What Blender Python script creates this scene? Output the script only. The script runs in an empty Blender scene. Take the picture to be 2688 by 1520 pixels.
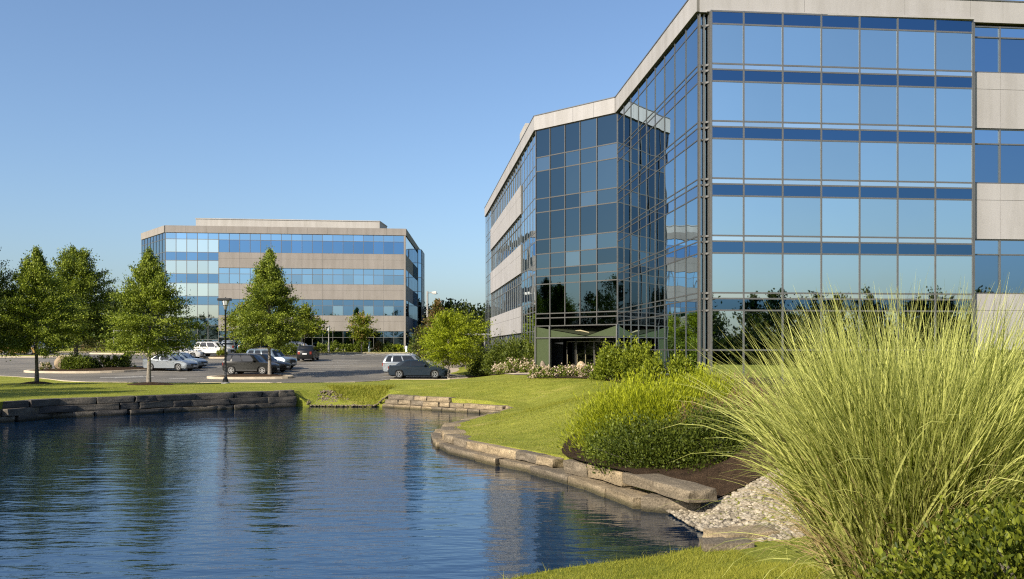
import bpy, bmesh, math, random
import numpy as np
from mathutils import Vector, Matrix, Euler
from mathutils.geometry import delaunay_2d_cdt
SC = bpy.context.scene
COL = SC.collection
R = math.radians
CAMH, F, CX, HY = 3.05, 2350.0, 1344.0, 914.0
SUN_AZ, SUN_EL = 47.0, 32.0      # sun: to the left, a little behind the camera

# ------------------------------------------------------------------ camera, light, sky
cam = bpy.data.cameras.new("camera"); cam_o = bpy.data.objects.new("camera", cam); COL.objects.link(cam_o)
cam.sensor_width = 36; cam.lens = 36 * F / 2688; cam.shift_y = (HY - 760) / 2688
cam.clip_start = .1; cam.clip_end = 4000
cam_o.location = (0, 0, CAMH); cam_o.rotation_euler = (R(90), 0, 0); SC.camera = cam_o
W = bpy.data.worlds.new("World"); SC.world = W; W.use_nodes = True
wn = W.node_tree; bg = wn.nodes["Background"]
sky = wn.nodes.new("ShaderNodeTexSky"); sky.sky_type = 'NISHITA'; sky.sun_disc = False
sky.sun_elevation = R(SUN_EL)
sdir = Vector((-math.cos(R(SUN_AZ)) * math.cos(R(SUN_EL)), -math.sin(R(SUN_AZ)) * math.cos(R(SUN_EL)), math.sin(R(SUN_EL))))
sky.sun_rotation = math.atan2(sdir.x, sdir.y)
sky.air_density = 1.0; sky.dust_density = 2.0; sky.ozone_density = 4.3
wn.links.new(sky.outputs[0], bg.inputs[0]); bg.inputs[1].default_value = .098
sl = bpy.data.lights.new("sun", 'SUN'); sl.energy = 4.3; sl.angle = R(.55); sl.color = (1.0, .90, .74)
so = bpy.data.objects.new("sun", sl); COL.objects.link(so)
so.rotation_euler = sdir.to_track_quat('Z', 'Y').to_euler(); so.location = sdir * 100
SC.view_settings.view_transform = 'Standard'; SC.view_settings.look = 'None'
SC.view_settings.exposure = 0.9; SC.view_settings.gamma = 1.0
SC.cycles.max_bounces = 8; SC.cycles.glossy_bounces = 5; SC.cycles.diffuse_bounces = 3
SC.cycles.transmission_bounces = 4; SC.cycles.caustics_reflective = False; SC.cycles.caustics_refractive = False
SC.cycles.sample_clamp_indirect = 6.0
try:
    SC.cycles.use_denoising = False
    SC.cycles.filter_width = 1.2
except Exception:
    pass

# ------------------------------------------------------------------ materials
MATS = {}
class NT:
    def __init__(s, name):
        m = bpy.data.materials.new(name); m.use_nodes = True; s.m = m
        s.t = m.node_tree; s.n = s.t.nodes; s.l = s.t.links; s.b = s.n["Principled BSDF"]
        s.out = s.n["Material Output"]; MATS[name] = m
    def new(s, ty, **kw):
        n = s.n.new(ty)
        for k, v in kw.items(): setattr(n, k, v)
        return n
    def link(s, a, b): s.l.new(a, b)
    def noise(s, scale, detail=3, rough=.55, coord='Object', vec=None, sc3=None):
        n = s.new("ShaderNodeTexNoise"); n.inputs["Scale"].default_value = scale
        n.inputs["Detail"].default_value = detail; n.inputs["Roughness"].default_value = rough
        if vec is None:
            tc = s.new("ShaderNodeTexCoord"); vec = tc.outputs[coord]
        if sc3:
            mp = s.new("ShaderNodeMapping"); mp.inputs["Scale"].default_value = sc3
            s.link(vec, mp.inputs[0]); vec = mp.outputs[0]
        s.link(vec, n.inputs["Vector"]); return n.outputs["Fac"]
    def ramp(s, fac, stops, interp='LINEAR'):
        r = s.new("ShaderNodeValToRGB"); e = r.color_ramp.elements; r.color_ramp.interpolation = interp
        while len(e) < len(stops): e.new(.5)
        for el, (p, c) in zip(e, stops):
            el.position = p; el.color = (*c, 1) if len(c) == 3 else c
        s.link(fac, r.inputs[0]); return r.outputs[0]
    def mix(s, fac, a, b, mode='MIX'):
        n = s.new("ShaderNodeMix"); n.data_type = 'RGBA'; n.blend_type = mode
        for sock, v in ((n.inputs[0], fac), (n.inputs[6], a), (n.inputs[7], b)):
            if hasattr(v, "links"): s.link(v, sock)
            elif isinstance(v, (int, float)): sock.default_value = v
            else: sock.default_value = (*v, 1)
        return n.outputs[2]
    def bump(s, h, strength, dist):
        b = s.new("ShaderNodeBump"); b.inputs["Strength"].default_value = strength
        b.inputs["Distance"].default_value = dist; s.link(h, b.inputs["Height"])
        s.link(b.outputs[0], s.b.inputs["Normal"]); return b
    def col(s, c):
        if hasattr(c, "links"): s.link(c, s.b.inputs["Base Color"])
        else: s.b.inputs["Base Color"].default_value = (*c, 1)
    def set(s, **kw):
        for k, v in kw.items(): s.b.inputs[k.replace('_', ' ')].default_value = v
def sc(c, k): return tuple(x * k for x in c)

def m_plain(name, c, rough=.6, metal=0., spec=.4, var=.12, scale=3, bump=0):
    t = NT(name); f = t.noise(scale, 4)
    t.col(t.ramp(f, [(.3, sc(c, 1 - var)), (.7, sc(c, 1 + var))])); t.set(Roughness=rough, Metallic=metal, Specular_IOR_Level=spec)
    if bump: t.bump(t.noise(scale * 12, 3), .6, bump)
    return t.m
def m_concrete(name, c):
    t = NT(name); a = t.noise(.35, 4); f = t.noise(70, 3, .7); s_ = t.noise(1.4, 4, .6, sc3=(1, 1, .12))
    base = t.ramp(a, [(.3, sc(c, .93)), (.7, sc(c, 1.05))])
    g = t.ramp(f, [(.35, (.82,) * 3), (.6, (1.06,) * 3)]); w = t.ramp(s_, [(.38, (.91, .905, .89)), (.6, (1.03,) * 3)])
    t.col(t.mix(1., t.mix(1., base, g, 'MULTIPLY'), w, 'MULTIPLY')); t.set(Roughness=.85, Specular_IOR_Level=.25)
    t.bump(f, .5, .006); return t.m
def m_glass(name, c, wave=.004):
    t = NT(name); oi = t.new('ShaderNodeObjectInfo'); t.col(t.ramp(oi.outputs['Random'], [(0, sc(c, .88)), (1, sc(c, 1.08))])); t.set(Metallic=1., Roughness=.012)
    t.bump(t.noise(.55, 1), 1., wave); return t.m
def m_leaf(name, dark, light, trans=.34, spec=.22, hue=None):
    t = NT(name); at = t.new("ShaderNodeAttribute"); at.attribute_name = "tint"
    st = [(0., dark), (1., light)] if hue is None else [(0., dark), (.8, light), (1., hue)]
    c = t.ramp(at.outputs["Fac"], st); t.col(c); t.set(Roughness=.5, Specular_IOR_Level=spec)
    tr = t.new("ShaderNodeBsdfTranslucent"); c2 = t.mix(1., c, (1.0, 1.06, .55), 'MULTIPLY'); t.link(c2, tr.inputs[0])
    mx = t.new("ShaderNodeMixShader"); mx.inputs[0].default_value = trans
    t.link(t.b.outputs[0], mx.inputs[1]); t.link(tr.outputs[0], mx.inputs[2]); t.link(mx.outputs[0], t.out.inputs[0]); return t.m
def m_paint(name, c, metal=.35):
    t = NT(name); t.col(c); t.set(Metallic=metal, Roughness=.32, Coat_Weight=.7, Coat_Roughness=.02); return t.m

m_concrete("concrete", (.318, .308, .308)); m_concrete("far concrete", (.248, .225, .208)); m_concrete("roof concrete", (.37, .35, .325))
m_plain("joint", (.12, .115, .105), .9); m_plain("roofing", (.3, .3, .29), .9)
m_plain("mullion", (.165, .162, .155), .42, .55, .5, .06); m_plain("mullion dark", (.105, .102, .096), .45, .5, .4, .06); m_plain("mullion warm", (.16, .156, .145), .45, .5, .5, .06)
m_plain("core", (.015, .018, .022), .8)
m_glass("glass sky", (.62, .75, .79)); m_glass("glass sky strip", (.86, .90, .88)); m_glass("glass spandrel", (.10, .20, .33), .003)
m_glass("glass side", (.30, .46, .58), .007); m_glass("glass wing", (.24, .38, .54)); m_glass("glass wing light", (.38, .54, .70))
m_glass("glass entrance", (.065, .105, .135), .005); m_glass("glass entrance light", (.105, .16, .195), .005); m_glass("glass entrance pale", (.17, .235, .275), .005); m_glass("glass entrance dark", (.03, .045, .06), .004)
m_glass("glass pale", (.50, .60, .65), .003); m_glass("glass blue", (.14, .27, .46), .003); m_glass("glass blue light", (.27, .44, .63), .003)
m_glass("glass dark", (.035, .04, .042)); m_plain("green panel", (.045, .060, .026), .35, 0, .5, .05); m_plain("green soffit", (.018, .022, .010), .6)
m_plain("brass", (.42, .36, .22), .4, .3)

def m_asphalt():
    t = NT("asphalt"); a = t.noise(.09, 4, .6, sc3=(.35, 1.6, 1)); b = t.noise(.5, 5, .65); f = t.noise(45, 2)
    c = t.mix(.5, t.ramp(a, [(.38, (.07, .066, .06)), (.62, (.23, .205, .165))]), t.ramp(b, [(.35, (.065, .062, .057)), (.68, (.16, .146, .12))]))
    t.col(t.mix(1., c, t.ramp(f, [(.35, (.75,) * 3), (.65, (1.2,) * 3)]), 'MULTIPLY')); t.set(Roughness=.8, Specular_IOR_Level=.3)
    t.bump(f, .4, .01)
m_asphalt()
m_plain("kerb", (.47, .40, .30), .85, 0, .2, .14, 1.5); m_plain("paving", (.36, .30, .235), .85, 0, .2, .14, 2.)
m_plain("road paint", (.62, .6, .55), .7, 0, .3, .2, 6)
def m_grass():
    t = NT("lawn"); a = t.noise(.22, 4, .6); b = t.noise(1.9, 5, .75, sc3=(.6, 1.2, 1)); f = t.noise(22, 4, .8)
    c = t.mix(.5, t.ramp(a, [(.32, (.145, .172, .018)), (.68, (.32, .315, .055))]), t.ramp(b, [(.33, (.105, .14, .012)), (.7, (.35, .35, .07))]))
    st = t.noise(.7, 5, .8, sc3=(.8, 1.5, 1)); c = t.mix(t.ramp(st, [(.55, (0, 0, 0)), (.72, (.75, .75, .75))]), c, (.40, .34, .11))
    t.col(t.mix(1., c, t.ramp(f, [(.3, (.38, .42, .35)), (.68, (1.38, 1.36, 1.25))]), 'MULTIPLY')); t.set(Roughness=.85, Specular_IOR_Level=.1)
    t.bump(f, 1., .045)
m_grass()
def m_mulch():
    t = NT("mulch"); f = t.noise(38, 4, .8); g = t.noise(5, 3)
    c = t.ramp(f, [(.3, (.012, .008, .005)), (.55, (.06, .038, .022)), (.75, (.16, .105, .06))])
    t.col(t.mix(1., c, t.ramp(g, [(.3, (.7,) * 3), (.7, (1.2,) * 3)]), 'MULTIPLY')); t.set(Roughness=.95, Specular_IOR_Level=.1); t.bump(f, 1., .05)
m_mulch()
def m_stone(name, c, c2):
    t = NT(name); oi = t.new("ShaderNodeObjectInfo"); g = t.noise(2.2, 5, .65, sc3=(.6, 1, 2.4)); f = t.noise(26, 4, .7)
    base = t.ramp(g, [(.3, sc(c2, .8)), (.5, c2), (.7, c)])
    v = t.ramp(oi.outputs["Random"], [(0, (.58, .58, .62)), (1, (1.3, 1.2, 1.05))])
    ge = t.new('ShaderNodeNewGeometry'); sx = t.new('ShaderNodeSeparateXYZ'); t.link(ge.outputs['Position'], sx.inputs[0]); ad = t.new('ShaderNodeMath', operation='MULTIPLY_ADD'); t.link(g, ad.inputs[0]); ad.inputs[1].default_value = -.16; t.link(sx.outputs[2], ad.inputs[2])
    mr = t.new('ShaderNodeMapRange'); t.link(ad.outputs[0], mr.inputs[0]); mr.inputs[1].default_value = -.04; mr.inputs[2].default_value = .05; wet = t.ramp(mr.outputs[0], [(0, (.30, .32, .26)), (1, (1, 1, 1))])
    t.col(t.mix(1., t.mix(1., t.mix(1., base, t.ramp(f, [(.3, (.42,) * 3), (.62, (1.18,) * 3)]), 'MULTIPLY'), v, 'MULTIPLY'), wet, 'MULTIPLY'))
    t.set(Roughness=.85, Specular_IOR_Level=.25); t.bump(t.mix(.5, g, f), .8, .05); return t.m
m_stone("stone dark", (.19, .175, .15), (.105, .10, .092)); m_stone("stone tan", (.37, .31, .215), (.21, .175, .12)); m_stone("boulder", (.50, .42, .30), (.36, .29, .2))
def m_pebble():
    t = NT("pebble"); at = t.new("ShaderNodeAttribute"); at.attribute_name = "tint"
    c = t.ramp(at.outputs["Fac"], [(0, (.05, .04, .028)), (.4, (.18, .15, .105)), (1, (.35, .305, .23))]); t.col(c); t.set(Roughness=.75)
m_pebble()
def m_gravel():
    t = NT("gravel"); at = t.new("ShaderNodeAttribute"); at.attribute_name = "tint"
    c = t.ramp(at.outputs["Fac"], [(0, (.05, .04, .025)), (1, (.18, .145, .09))]); t.col(c); t.set(Roughness=.85)
m_gravel()
def m_water():
    t = NT("water"); t.col((.001, .009, .026)); t.b.inputs["Specular Tint"].default_value = (.72, .88, 1., 1); t.set(Roughness=.01, IOR=1.85, Specular_IOR_Level=1.)
    tc = t.new("ShaderNodeTexCoord")
    a = t.noise(.75, 2, .5, vec=tc.outputs["Object"], sc3=(.45, 1.1, 1)); b = t.noise(3.0, 2, .5, vec=tc.outputs["Object"], sc3=(.5, 1.15, 1))
    d = t.noise(9.0, 3, .6, vec=tc.outputs["Object"], sc3=(.6, 1.1, 1)); w = t.noise(.16, 2, .5, vec=tc.outputs["Object"])
    m1 = t.new("ShaderNodeMath", operation='MULTIPLY_ADD'); t.link(b, m1.inputs[0]); m1.inputs[1].default_value = .5; t.link(a, m1.inputs[2])
    m2 = t.new("ShaderNodeMath", operation='MULTIPLY_ADD'); t.link(d, m2.inputs[0]); m2.inputs[1].default_value = .10; t.link(m1.outputs[0], m2.inputs[2])
    bp = t.bump(m2.outputs[0], 1., .035); rg = t.new("ShaderNodeMapRange"); t.link(w, rg.inputs[0]); rg.inputs[1].default_value = .35; rg.inputs[2].default_value = .65; rg.inputs[3].default_value = .7; rg.inputs[4].default_value = 1.; t.link(rg.outputs[0], bp.inputs["Strength"])
m_water()
m_plain("pond bed", (.05, .05, .035), .9)
m_plain("bark", (.12, .105, .085), .9, 0, .2, .35, 8, .02); m_plain("bark pale", (.22, .195, .165), .9, 0, .2, .3, 8, .02)
m_leaf("leaf pear", (.032, .058, .008), (.29, .345, .042), .3); m_leaf("leaf dark", (.022, .042, .009), (.15, .19, .026), .3)
m_leaf("leaf lime", (.10, .14, .008), (.40, .45, .026), .4); m_leaf("leaf maple", (.065, .10, .010), (.25, .285, .026), .4, hue=(.34, .22, .09))
m_leaf("leaf rust", (.035, .045, .010), (.12, .11, .028), .3, hue=(.24, .13, .06)); m_leaf("leaf woods", (.014, .028, .007), (.07, .088, .017))
m_leaf("leaf fresh", (.06, .09, .009), (.30, .34, .03), .38); m_leaf("leaf hedge", (.045, .072, .010), (.21, .255, .032)); m_leaf("leaf feather", (.11, .14, .007), (.44, .47, .026), .42)
m_leaf("leaf box", (.032, .052, .008), (.145, .175, .022)); m_leaf("leaf front", (.032, .05, .006), (.21, .235, .022), .3, .2)
m_leaf("petals", (.44, .33, .22), (.72, .58, .47), .3); m_leaf("plume", (.16, .085, .05), (.34, .2, .14), .3)
m_leaf("blade", (.085, .11, .010), (.63, .635, .20), .4, .2); m_leaf("straw", (.16, .11, .05), (.48, .36, .18), .25); m_leaf("turf", (.12, .145, .012), (.38, .36, .06), .38, .1)
m_plain("black metal", (.012, .013, .014), .45, .3, .5); m_plain("galvanised", (.30, .29, .27), .5, .4); m_plain("lamp glass", (.62, .63, .62), .3, 0, .5, .04)
m_plain("lens", (.6, .6, .58), .2); m_plain("tyre", (.012, .012, .012), .9); m_plain("rim", (.38, .38, .385), .3, .8)
m_plain("trim", (.015, .015, .016), .5); m_plain("car glass", (.006, .009, .013), .0, 0, .35); m_plain("headlight", (.7, .72, .74), .15, .2, .8)
m_plain("taillight", (.20, .025, .012), .25, 0, .5); m_plain("plate", (.65, .66, .66), .5); m_plain("white plastic", (.8, .8, .78), .5)
m_plain("skin", (.5, .33, .25), .6); m_plain("blue cloth", (.22, .38, .55), .85); m_plain("pale cloth", (.4, .47, .52), .85); m_plain("hair", (.03, .02, .015), .7)
for n_, c_ in (("silver", (.21, .235, .26)), ("white", (.52, .515, .50)), ("black", (.014, .015, .015)), ("navy", (.012, .02, .03)), ("grey", (.10, .115, .12)),
               ("slate", (.20, .25, .29)), ("gold", (.42, .26, .075)), ("teal", (.05, .13, .19)), ("olive black", (.014, .014, .013))):
    m_ = m_paint("paint " + n_, c_, .15 if n_ == "white" else (.4 if max(c_) > .06 else 0.))
    if max(c_) < .06: b_ = m_.node_tree.nodes["Principled BSDF"]; b_.inputs["Coat Weight"].default_value = .3; b_.inputs["Specular IOR Level"].default_value = .15

# ------------------------------------------------------------------ objects
def tag(o, label=None, cat=None, group=None, kind=None):
    for k, v in (("label", label), ("category", cat), ("group", group), ("kind", kind)):
        if v: o[k] = v
    return o
def thing(name, label, cat, loc=(0, 0, 0), rz=0, group=None):
    o = bpy.data.objects.new(name, None); COL.objects.link(o); o.location = loc; o.rotation_euler = (0, 0, rz)
    o.empty_display_size = .3
    return tag(o, label, cat, group)
def link(o, parent=None, world=False):
    COL.objects.link(o)
    if parent is not None:
        o.parent = parent
        if world:
            q = parent
            off = Vector()
            while q is not None: off += q.location; q = q.parent
            o.data.transform(Matrix.Translation(-off))
    return o
def copy_tree(o, parent=None):
    c = o.copy(); COL.objects.link(c); c.parent = parent
    for ch in list(o.children): copy_tree(ch, c)
    return c
class MB:
    def __init__(s): s.v = []; s.f = []; s.mi = []
    def add(s, vs, fs, m=0):
        k = len(s.v); s.v += [tuple(v) for v in vs]; s.f += [tuple(i + k for i in f) for f in fs]; s.mi += [m] * len(fs); return s
    def hexa(s, b, t, m=0):            # four bottom, four top points, counter-clockwise seen from above
        return s.add(list(b) + list(t), [(3, 2, 1, 0), (4, 5, 6, 7), (0, 1, 5, 4), (1, 2, 6, 5), (2, 3, 7, 6), (3, 0, 4, 7)], m)
    def box(s, c, d, m=0, rz=0):
        x, y, z = (q / 2 for q in d); ca, sa = math.cos(rz), math.sin(rz)
        p = [(c[0] + a * x * ca - b * y * sa, c[1] + a * x * sa + b * y * ca) for a, b in ((-1, -1), (1, -1), (1, 1), (-1, 1))]
        return s.hexa([(*q, c[2] - z) for q in p], [(*q, c[2] + z) for q in p], m)
    def prism(s, poly, z0, z1, m=0):   # poly counter-clockwise; z may be a number or list
        n = len(poly); a = z0 if hasattr(z0, '__len__') else [z0] * n; b = z1 if hasattr(z1, '__len__') else [z1] * n
        vs = [(p[0], p[1], q) for p, q in zip(poly, a)] + [(p[0], p[1], q) for p, q in zip(poly, b)]
        return s.add(vs, [tuple(range(n - 1, -1, -1)), tuple(range(n, 2 * n))] + [(i, (i + 1) % n, n + (i + 1) % n, n + i) for i in range(n)], m)
    def tube(s, pts, rs, n=8, m=0, cap=True):
        pts = [Vector(p) for p in pts]; k = len(s.v); vs = []; fs = []
        for i, p in enumerate(pts):
            d = (pts[min(i + 1, len(pts) - 1)] - pts[max(i - 1, 0)]).normalized()
            a = d.orthogonal().normalized() if abs(d.z) < .99 else Vector((1, 0, 0)); a = (a - d * a.dot(d)).normalized(); b = d.cross(a)
            r = rs[i] if hasattr(rs, '__len__') else rs
            vs += [p + (a * math.cos(2 * math.pi * j / n) + b * math.sin(2 * math.pi * j / n)) * r for j in range(n)]
        for i in range(len(pts) - 1):
            fs += [(i * n + j, i * n + (j + 1) % n, (i + 1) * n + (j + 1) % n, (i + 1) * n + j) for j in range(n)]
        if cap: fs += [tuple(range(n - 1, -1, -1)), tuple(range((len(pts) - 1) * n, len(pts) * n))]
        return s.add(vs, fs, m)
    def lathe(s, prof, n=16, m=0, c=(0, 0, 0), axis='z'):
        vs = []; L = len(prof)
        for i in range(n):
            ca, sa = math.cos(2 * math.pi * i / n), math.sin(2 * math.pi * i / n)
            for r, h in prof:
                q = (r * ca, r * sa, h) if axis == 'z' else (r * ca, h, -r * sa)
                vs.append((c[0] + q[0], c[1] + q[1], c[2] + q[2]))
        return s.add(vs, [(i * L + j, ((i + 1) % n) * L + j, ((i + 1) % n) * L + j + 1, i * L + j + 1) for i in range(n) for j in range(L - 1)], m)
    def build(s, name, mats, parent=None, world=False, smooth=None, bevel=0):
        me = bpy.data.meshes.new(name); me.from_pydata(s.v, [], s.f)
        for m in ([mats] if isinstance(mats, str) else mats): me.materials.append(MATS[m])
        if any(s.mi): me.polygons.foreach_set("material_index", s.mi)
        if bevel:
            bm = bmesh.new(); bm.from_mesh(me); bmesh.ops.remove_doubles(bm, verts=bm.verts, dist=1e-5)
            bmesh.ops.bevel(bm, geom=[e for e in bm.edges if len(e.link_faces) == 2 and e.calc_face_angle(0) > .5], offset=bevel, segments=2, profile=.6, affect='EDGES')
            bm.to_mesh(me); bm.free()
        if smooth:
            me.polygons.foreach_set("use_smooth", [True] * len(me.polygons)); me.set_sharp_from_angle(angle=R(smooth))
        me.update(); return link(bpy.data.objects.new(name, me), parent, world)
def np_mesh(name, V, Fq, mat, parent=None, tint=None, world=False, smooth=False):
    me = bpy.data.meshes.new(name); n, k = Fq.shape
    me.vertices.add(len(V)); me.vertices.foreach_set("co", np.ascontiguousarray(V, dtype=np.float32).ravel())
    me.loops.add(n * k); me.loops.foreach_set("vertex_index", np.ascontiguousarray(Fq, dtype=np.int32).ravel())
    me.polygons.add(n); me.polygons.foreach_set("loop_start", np.arange(0, n * k, k, dtype=np.int32))
    me.materials.append(MATS[mat]) if isinstance(mat, str) else [me.materials.append(MATS[q]) for q in mat]
    if tint is not None:
        at = me.attributes.new("tint", 'FLOAT', 'FACE'); at.data.foreach_set("value", np.ascontiguousarray(np.clip(tint, 0, 1), dtype=np.float32))
    me.update(calc_edges=True)
    if smooth: me.polygons.foreach_set("use_smooth", [True] * n)
    return link(bpy.data.objects.new(name, me), parent, world)
def X(px, D): return (px - CX) * D / F
def Zp(py, D): return CAMH - (py - HY) * D / F
# ------------------------------------------------------------------ pond outline and terrain
def wpt(px, py, r, s):                       # a point of the waterline seen in the photograph -> plan position
    D = CAMH * F / (py - HY); return (X(px, D), D, r, s)
SHORE = [(-38, 28, .85, 6), (-28, 33.2, .85, 6), wpt(0, 1109, .85, 6), wpt(116, 1097, .85, 6), wpt(326, 1088, .85, 6), wpt(489, 1079, .85, 6), wpt(640, 1072.5, .85, 6),
         wpt(765, 1066.5, .80, 4), wpt(815, 1067, .03, 2.6), wpt(900, 1067.5, .03, 2.6), wpt(985, 1067.5, .03, 2.6), wpt(1024, 1068, .66, 5), wpt(1131, 1075, .64, 6),
         wpt(1278, 1084, .58, 6), wpt(1335, 1089, .46, 6), (.15, 40.0, .42, 6), (-.55, 37.4, .40, 6), (-1.3, 34.6, .40, 6), (-2.1, 31.6, .40, 6), wpt(1180, 1157, .40, 6), wpt(1196, 1176, .40, 7),
         wpt(1238, 1193, .42, 7), wpt(1341, 1216, .44, 7), wpt(1463, 1244, .46, 7), wpt(1566, 1271, .48, 7), wpt(1691, 1313, .5, 6), wpt(1738, 1333, .35, 3),
         wpt(1755, 1341, .04, 3), wpt(1798, 1368, .02, 3), wpt(1834, 1386, .02, 3), wpt(1881, 1411, .03, 4), (3.05, 13.5, .10, 6), (2.03, 12.6, .12, 7), (1.05, 12.15, .12, 7),
         (.4, 11.75, .12, 7), (-.1, 11.3, .12, 7), (-1.4, 10.0, .12, 7), (-4, 8.6, .12, 7), (-12, 7.5, .12, 7), (-38, 6, .12, 7)]
PP = np.array([s[:2] for s in SHORE]); PA = np.array([s[2:] for s in SHORE])
def pip(poly, pts):
    poly = np.asarray(poly)[:, :2]; x, y = pts[:, 0], pts[:, 1]; ins = np.zeros(len(pts), bool)
    for (x0, y0), (x1, y1) in zip(poly, np.roll(poly, -1, 0)):
        c = (y0 > y) != (y1 > y)
        with np.errstate(divide='ignore', invalid='ignore'):
            ins ^= c & (x < (x1 - x0) * (y - y0) / (y1 - y0 + 1e-12) + x0)
    return ins
def sst(a, b, x):
    t = np.clip((x - a) / (b - a), 0, 1); return t * t * (3 - 2 * t)
def parkz(y): return .52 + .0426 * np.clip(np.asarray(y, float) - 66, 0, 46)
def base_h(x, y):
    p = parkz(y) + .13 + .5 * sst(112, 140, y)
    left = .85 + (p - .85) * sst(55, 62.5, y)
    right = 1.45 + .014 * np.clip(y - 58, 0, 60)
    k = sst(58, 68, y); xs = -2.6 - .105 * (y - 67)
    x0 = -9 + (xs + 9) * k; x1 = 3 + (xs + .5) * k
    t = np.clip((x - x0) / (x1 - x0), 0, 1); w = t * t * (3 - 2 * t)
    far = left + (right - left) * w
    return 1.45 + (far - 1.45) * sst(13, 24, y)
def G(x, y):
    x = np.atleast_1d(np.asarray(x, float)); y = np.atleast_1d(np.asarray(y, float))
    best = np.full(x.shape, 1e9); r = np.zeros_like(best); s = np.ones_like(best)
    A = PP; Bp = np.roll(PP, -1, 0); At = PA; Bt = np.roll(PA, -1, 0)
    for i in range(len(A)):
        d = Bp[i] - A[i]; t = np.clip(((x - A[i, 0]) * d[0] + (y - A[i, 1]) * d[1]) / (d @ d), 0, 1)
        q = np.hypot(x - A[i, 0] - t * d[0], y - A[i, 1] - t * d[1]); m = q < best
        best = np.where(m, q, best); r = np.where(m, At[i, 0] + (Bt[i, 0] - At[i, 0]) * t, r); s = np.where(m, At[i, 1] + (Bt[i, 1] - At[i, 1]) * t, s)
    h = base_h(x, y); k = sst(0, 1, best / s)
    return r + (h - r) * k + .035 * np.sin(x * .9 + 1.3 * np.sin(y * .35)) * np.sin(y * .55) * k
def g1(x, y): return float(G(x, y)[0])
def cdt(loops, pts, keep):
    vs = []; es = []
    for lp in loops:
        k = len(vs); vs += [Vector(p[:2]) for p in lp]; es += [(k + i, k + (i + 1) % len(lp)) for i in range(len(lp))]
    vs += [Vector(p) for p in pts]
    v, e, f, *_ = delaunay_2d_cdt(vs, es, [], 0, 1e-5)
    V = np.array([(q.x, q.y) for q in v]); T = np.array([t for t in f if len(t) == 3]); c = V[T].mean(1)
    T = T[keep(c)]; used = np.unique(T); mp = -np.ones(len(V), int); mp[used] = np.arange(len(used))
    return V[used], mp[T]
def dense(lp, step):
    out = []
    for a, b in zip(lp, list(lp[1:]) + [lp[0]]):
        n = max(1, int(math.dist(a[:2], b[:2]) / step)); out += [(a[0] + (b[0] - a[0]) * i / n, a[1] + (b[1] - a[1]) * i / n) for i in range(n)]
    return out
def smooth_loop(lp, it=2):
    for _ in range(it):
        o = []
        for a, b in zip(lp, list(lp[1:]) + [lp[0]]):
            o += [(a[0] * .75 + b[0] * .25, a[1] * .75 + b[1] * .25), (a[0] * .25 + b[0] * .75, a[1] * .25 + b[1] * .75)]
        lp = o
    return lp
rng = np.random.default_rng(7)
WALK_L = lambda y: -4.75 - .098 * (y - 67)
WALK_R = lambda y: -2.7 - .105 * (y - 67)
PARK = [(-110, 82), (-60, 75), (-42, 71.5), (-36, 68.5), (-30, 63.4), (-24, 62.4), (-14.7, 62.2), (-11.2, 63.4), (-9.9, 65.6), (-9.2, 67.2), (WALK_L(67.2), 67.2), (WALK_L(80), 80), (WALK_L(95), 95),
        (WALK_L(109), 109), (-20, 110.2), (-30, 111), (-60, 113), (-110, 118)]
POND = [tuple(p) for p in PP]
pond_loop = dense(POND, 1.2); park_loop = dense(PARK, 3)
gp = [np.stack(np.meshgrid(np.arange(-9, 9.1, .45), np.arange(2, 21, .45)), -1).reshape(-1, 2),
      np.stack(np.meshgrid(np.arange(-40, 16, 1.1), np.arange(21.5, 71, 1.1)), -1).reshape(-1, 2),
      np.stack(np.meshgrid(np.arange(-110, 60, 5), np.arange(72, 150, 3)), -1).reshape(-1, 2),
      np.stack(np.meshgrid(np.arange(-110, 70, 6), np.arange(-60, 72, 6)), -1).reshape(-1, 2),
      np.array([(x, y) for x in (-1500, -700, -300, 300, 700, 1500) for y in (-600, -200, 0, 200, 500, 1000, 2500)], float)]
gp = np.concatenate(gp); gp = gp + rng.normal(0, .03, gp.shape)
def in_any(p): return pip(POND, p) | pip(PARK, p)
near = in_any(gp)
V2, T = cdt([pond_loop, park_loop], gp[~near], lambda c: ~in_any(c))
zz = G(V2[:, 0], V2[:, 1]); 
verts = np.column_stack([V2, zz]); tris = [tuple(t) for t in T]
pl = np.array(pond_loop); pz = G(pl[:, 0], pl[:, 1]); n = len(pl); k = len(verts)
sk_v = np.concatenate([np.column_stack([pl, pz]), np.column_stack([pl, np.full(n, -.9)])])
kl = np.array(park_loop); kz = G(kl[:, 0], kl[:, 1]); n2 = len(kl)
sk2 = np.concatenate([np.column_stack([kl, kz]), np.column_stack([kl, kz - .6])])
me = bpy.data.meshes.new("lawn")
me.from_pydata([tuple(v) for v in verts] + [tuple(v) for v in sk_v] + [tuple(v) for v in sk2], [],
               tris + [(k + i, k + (i + 1) % n, k + n + (i + 1) % n, k + n + i) for i in range(n)] + [(k + 2 * n + i, k + 2 * n + (i + 1) % n2, k + 2 * n + n2 + (i + 1) % n2, k + 2 * n + n2 + i) for i in range(n2)])
me.materials.append(MATS["lawn"]); me.update(); tag(link(bpy.data.objects.new("lawn", me)), kind="structure")

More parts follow.
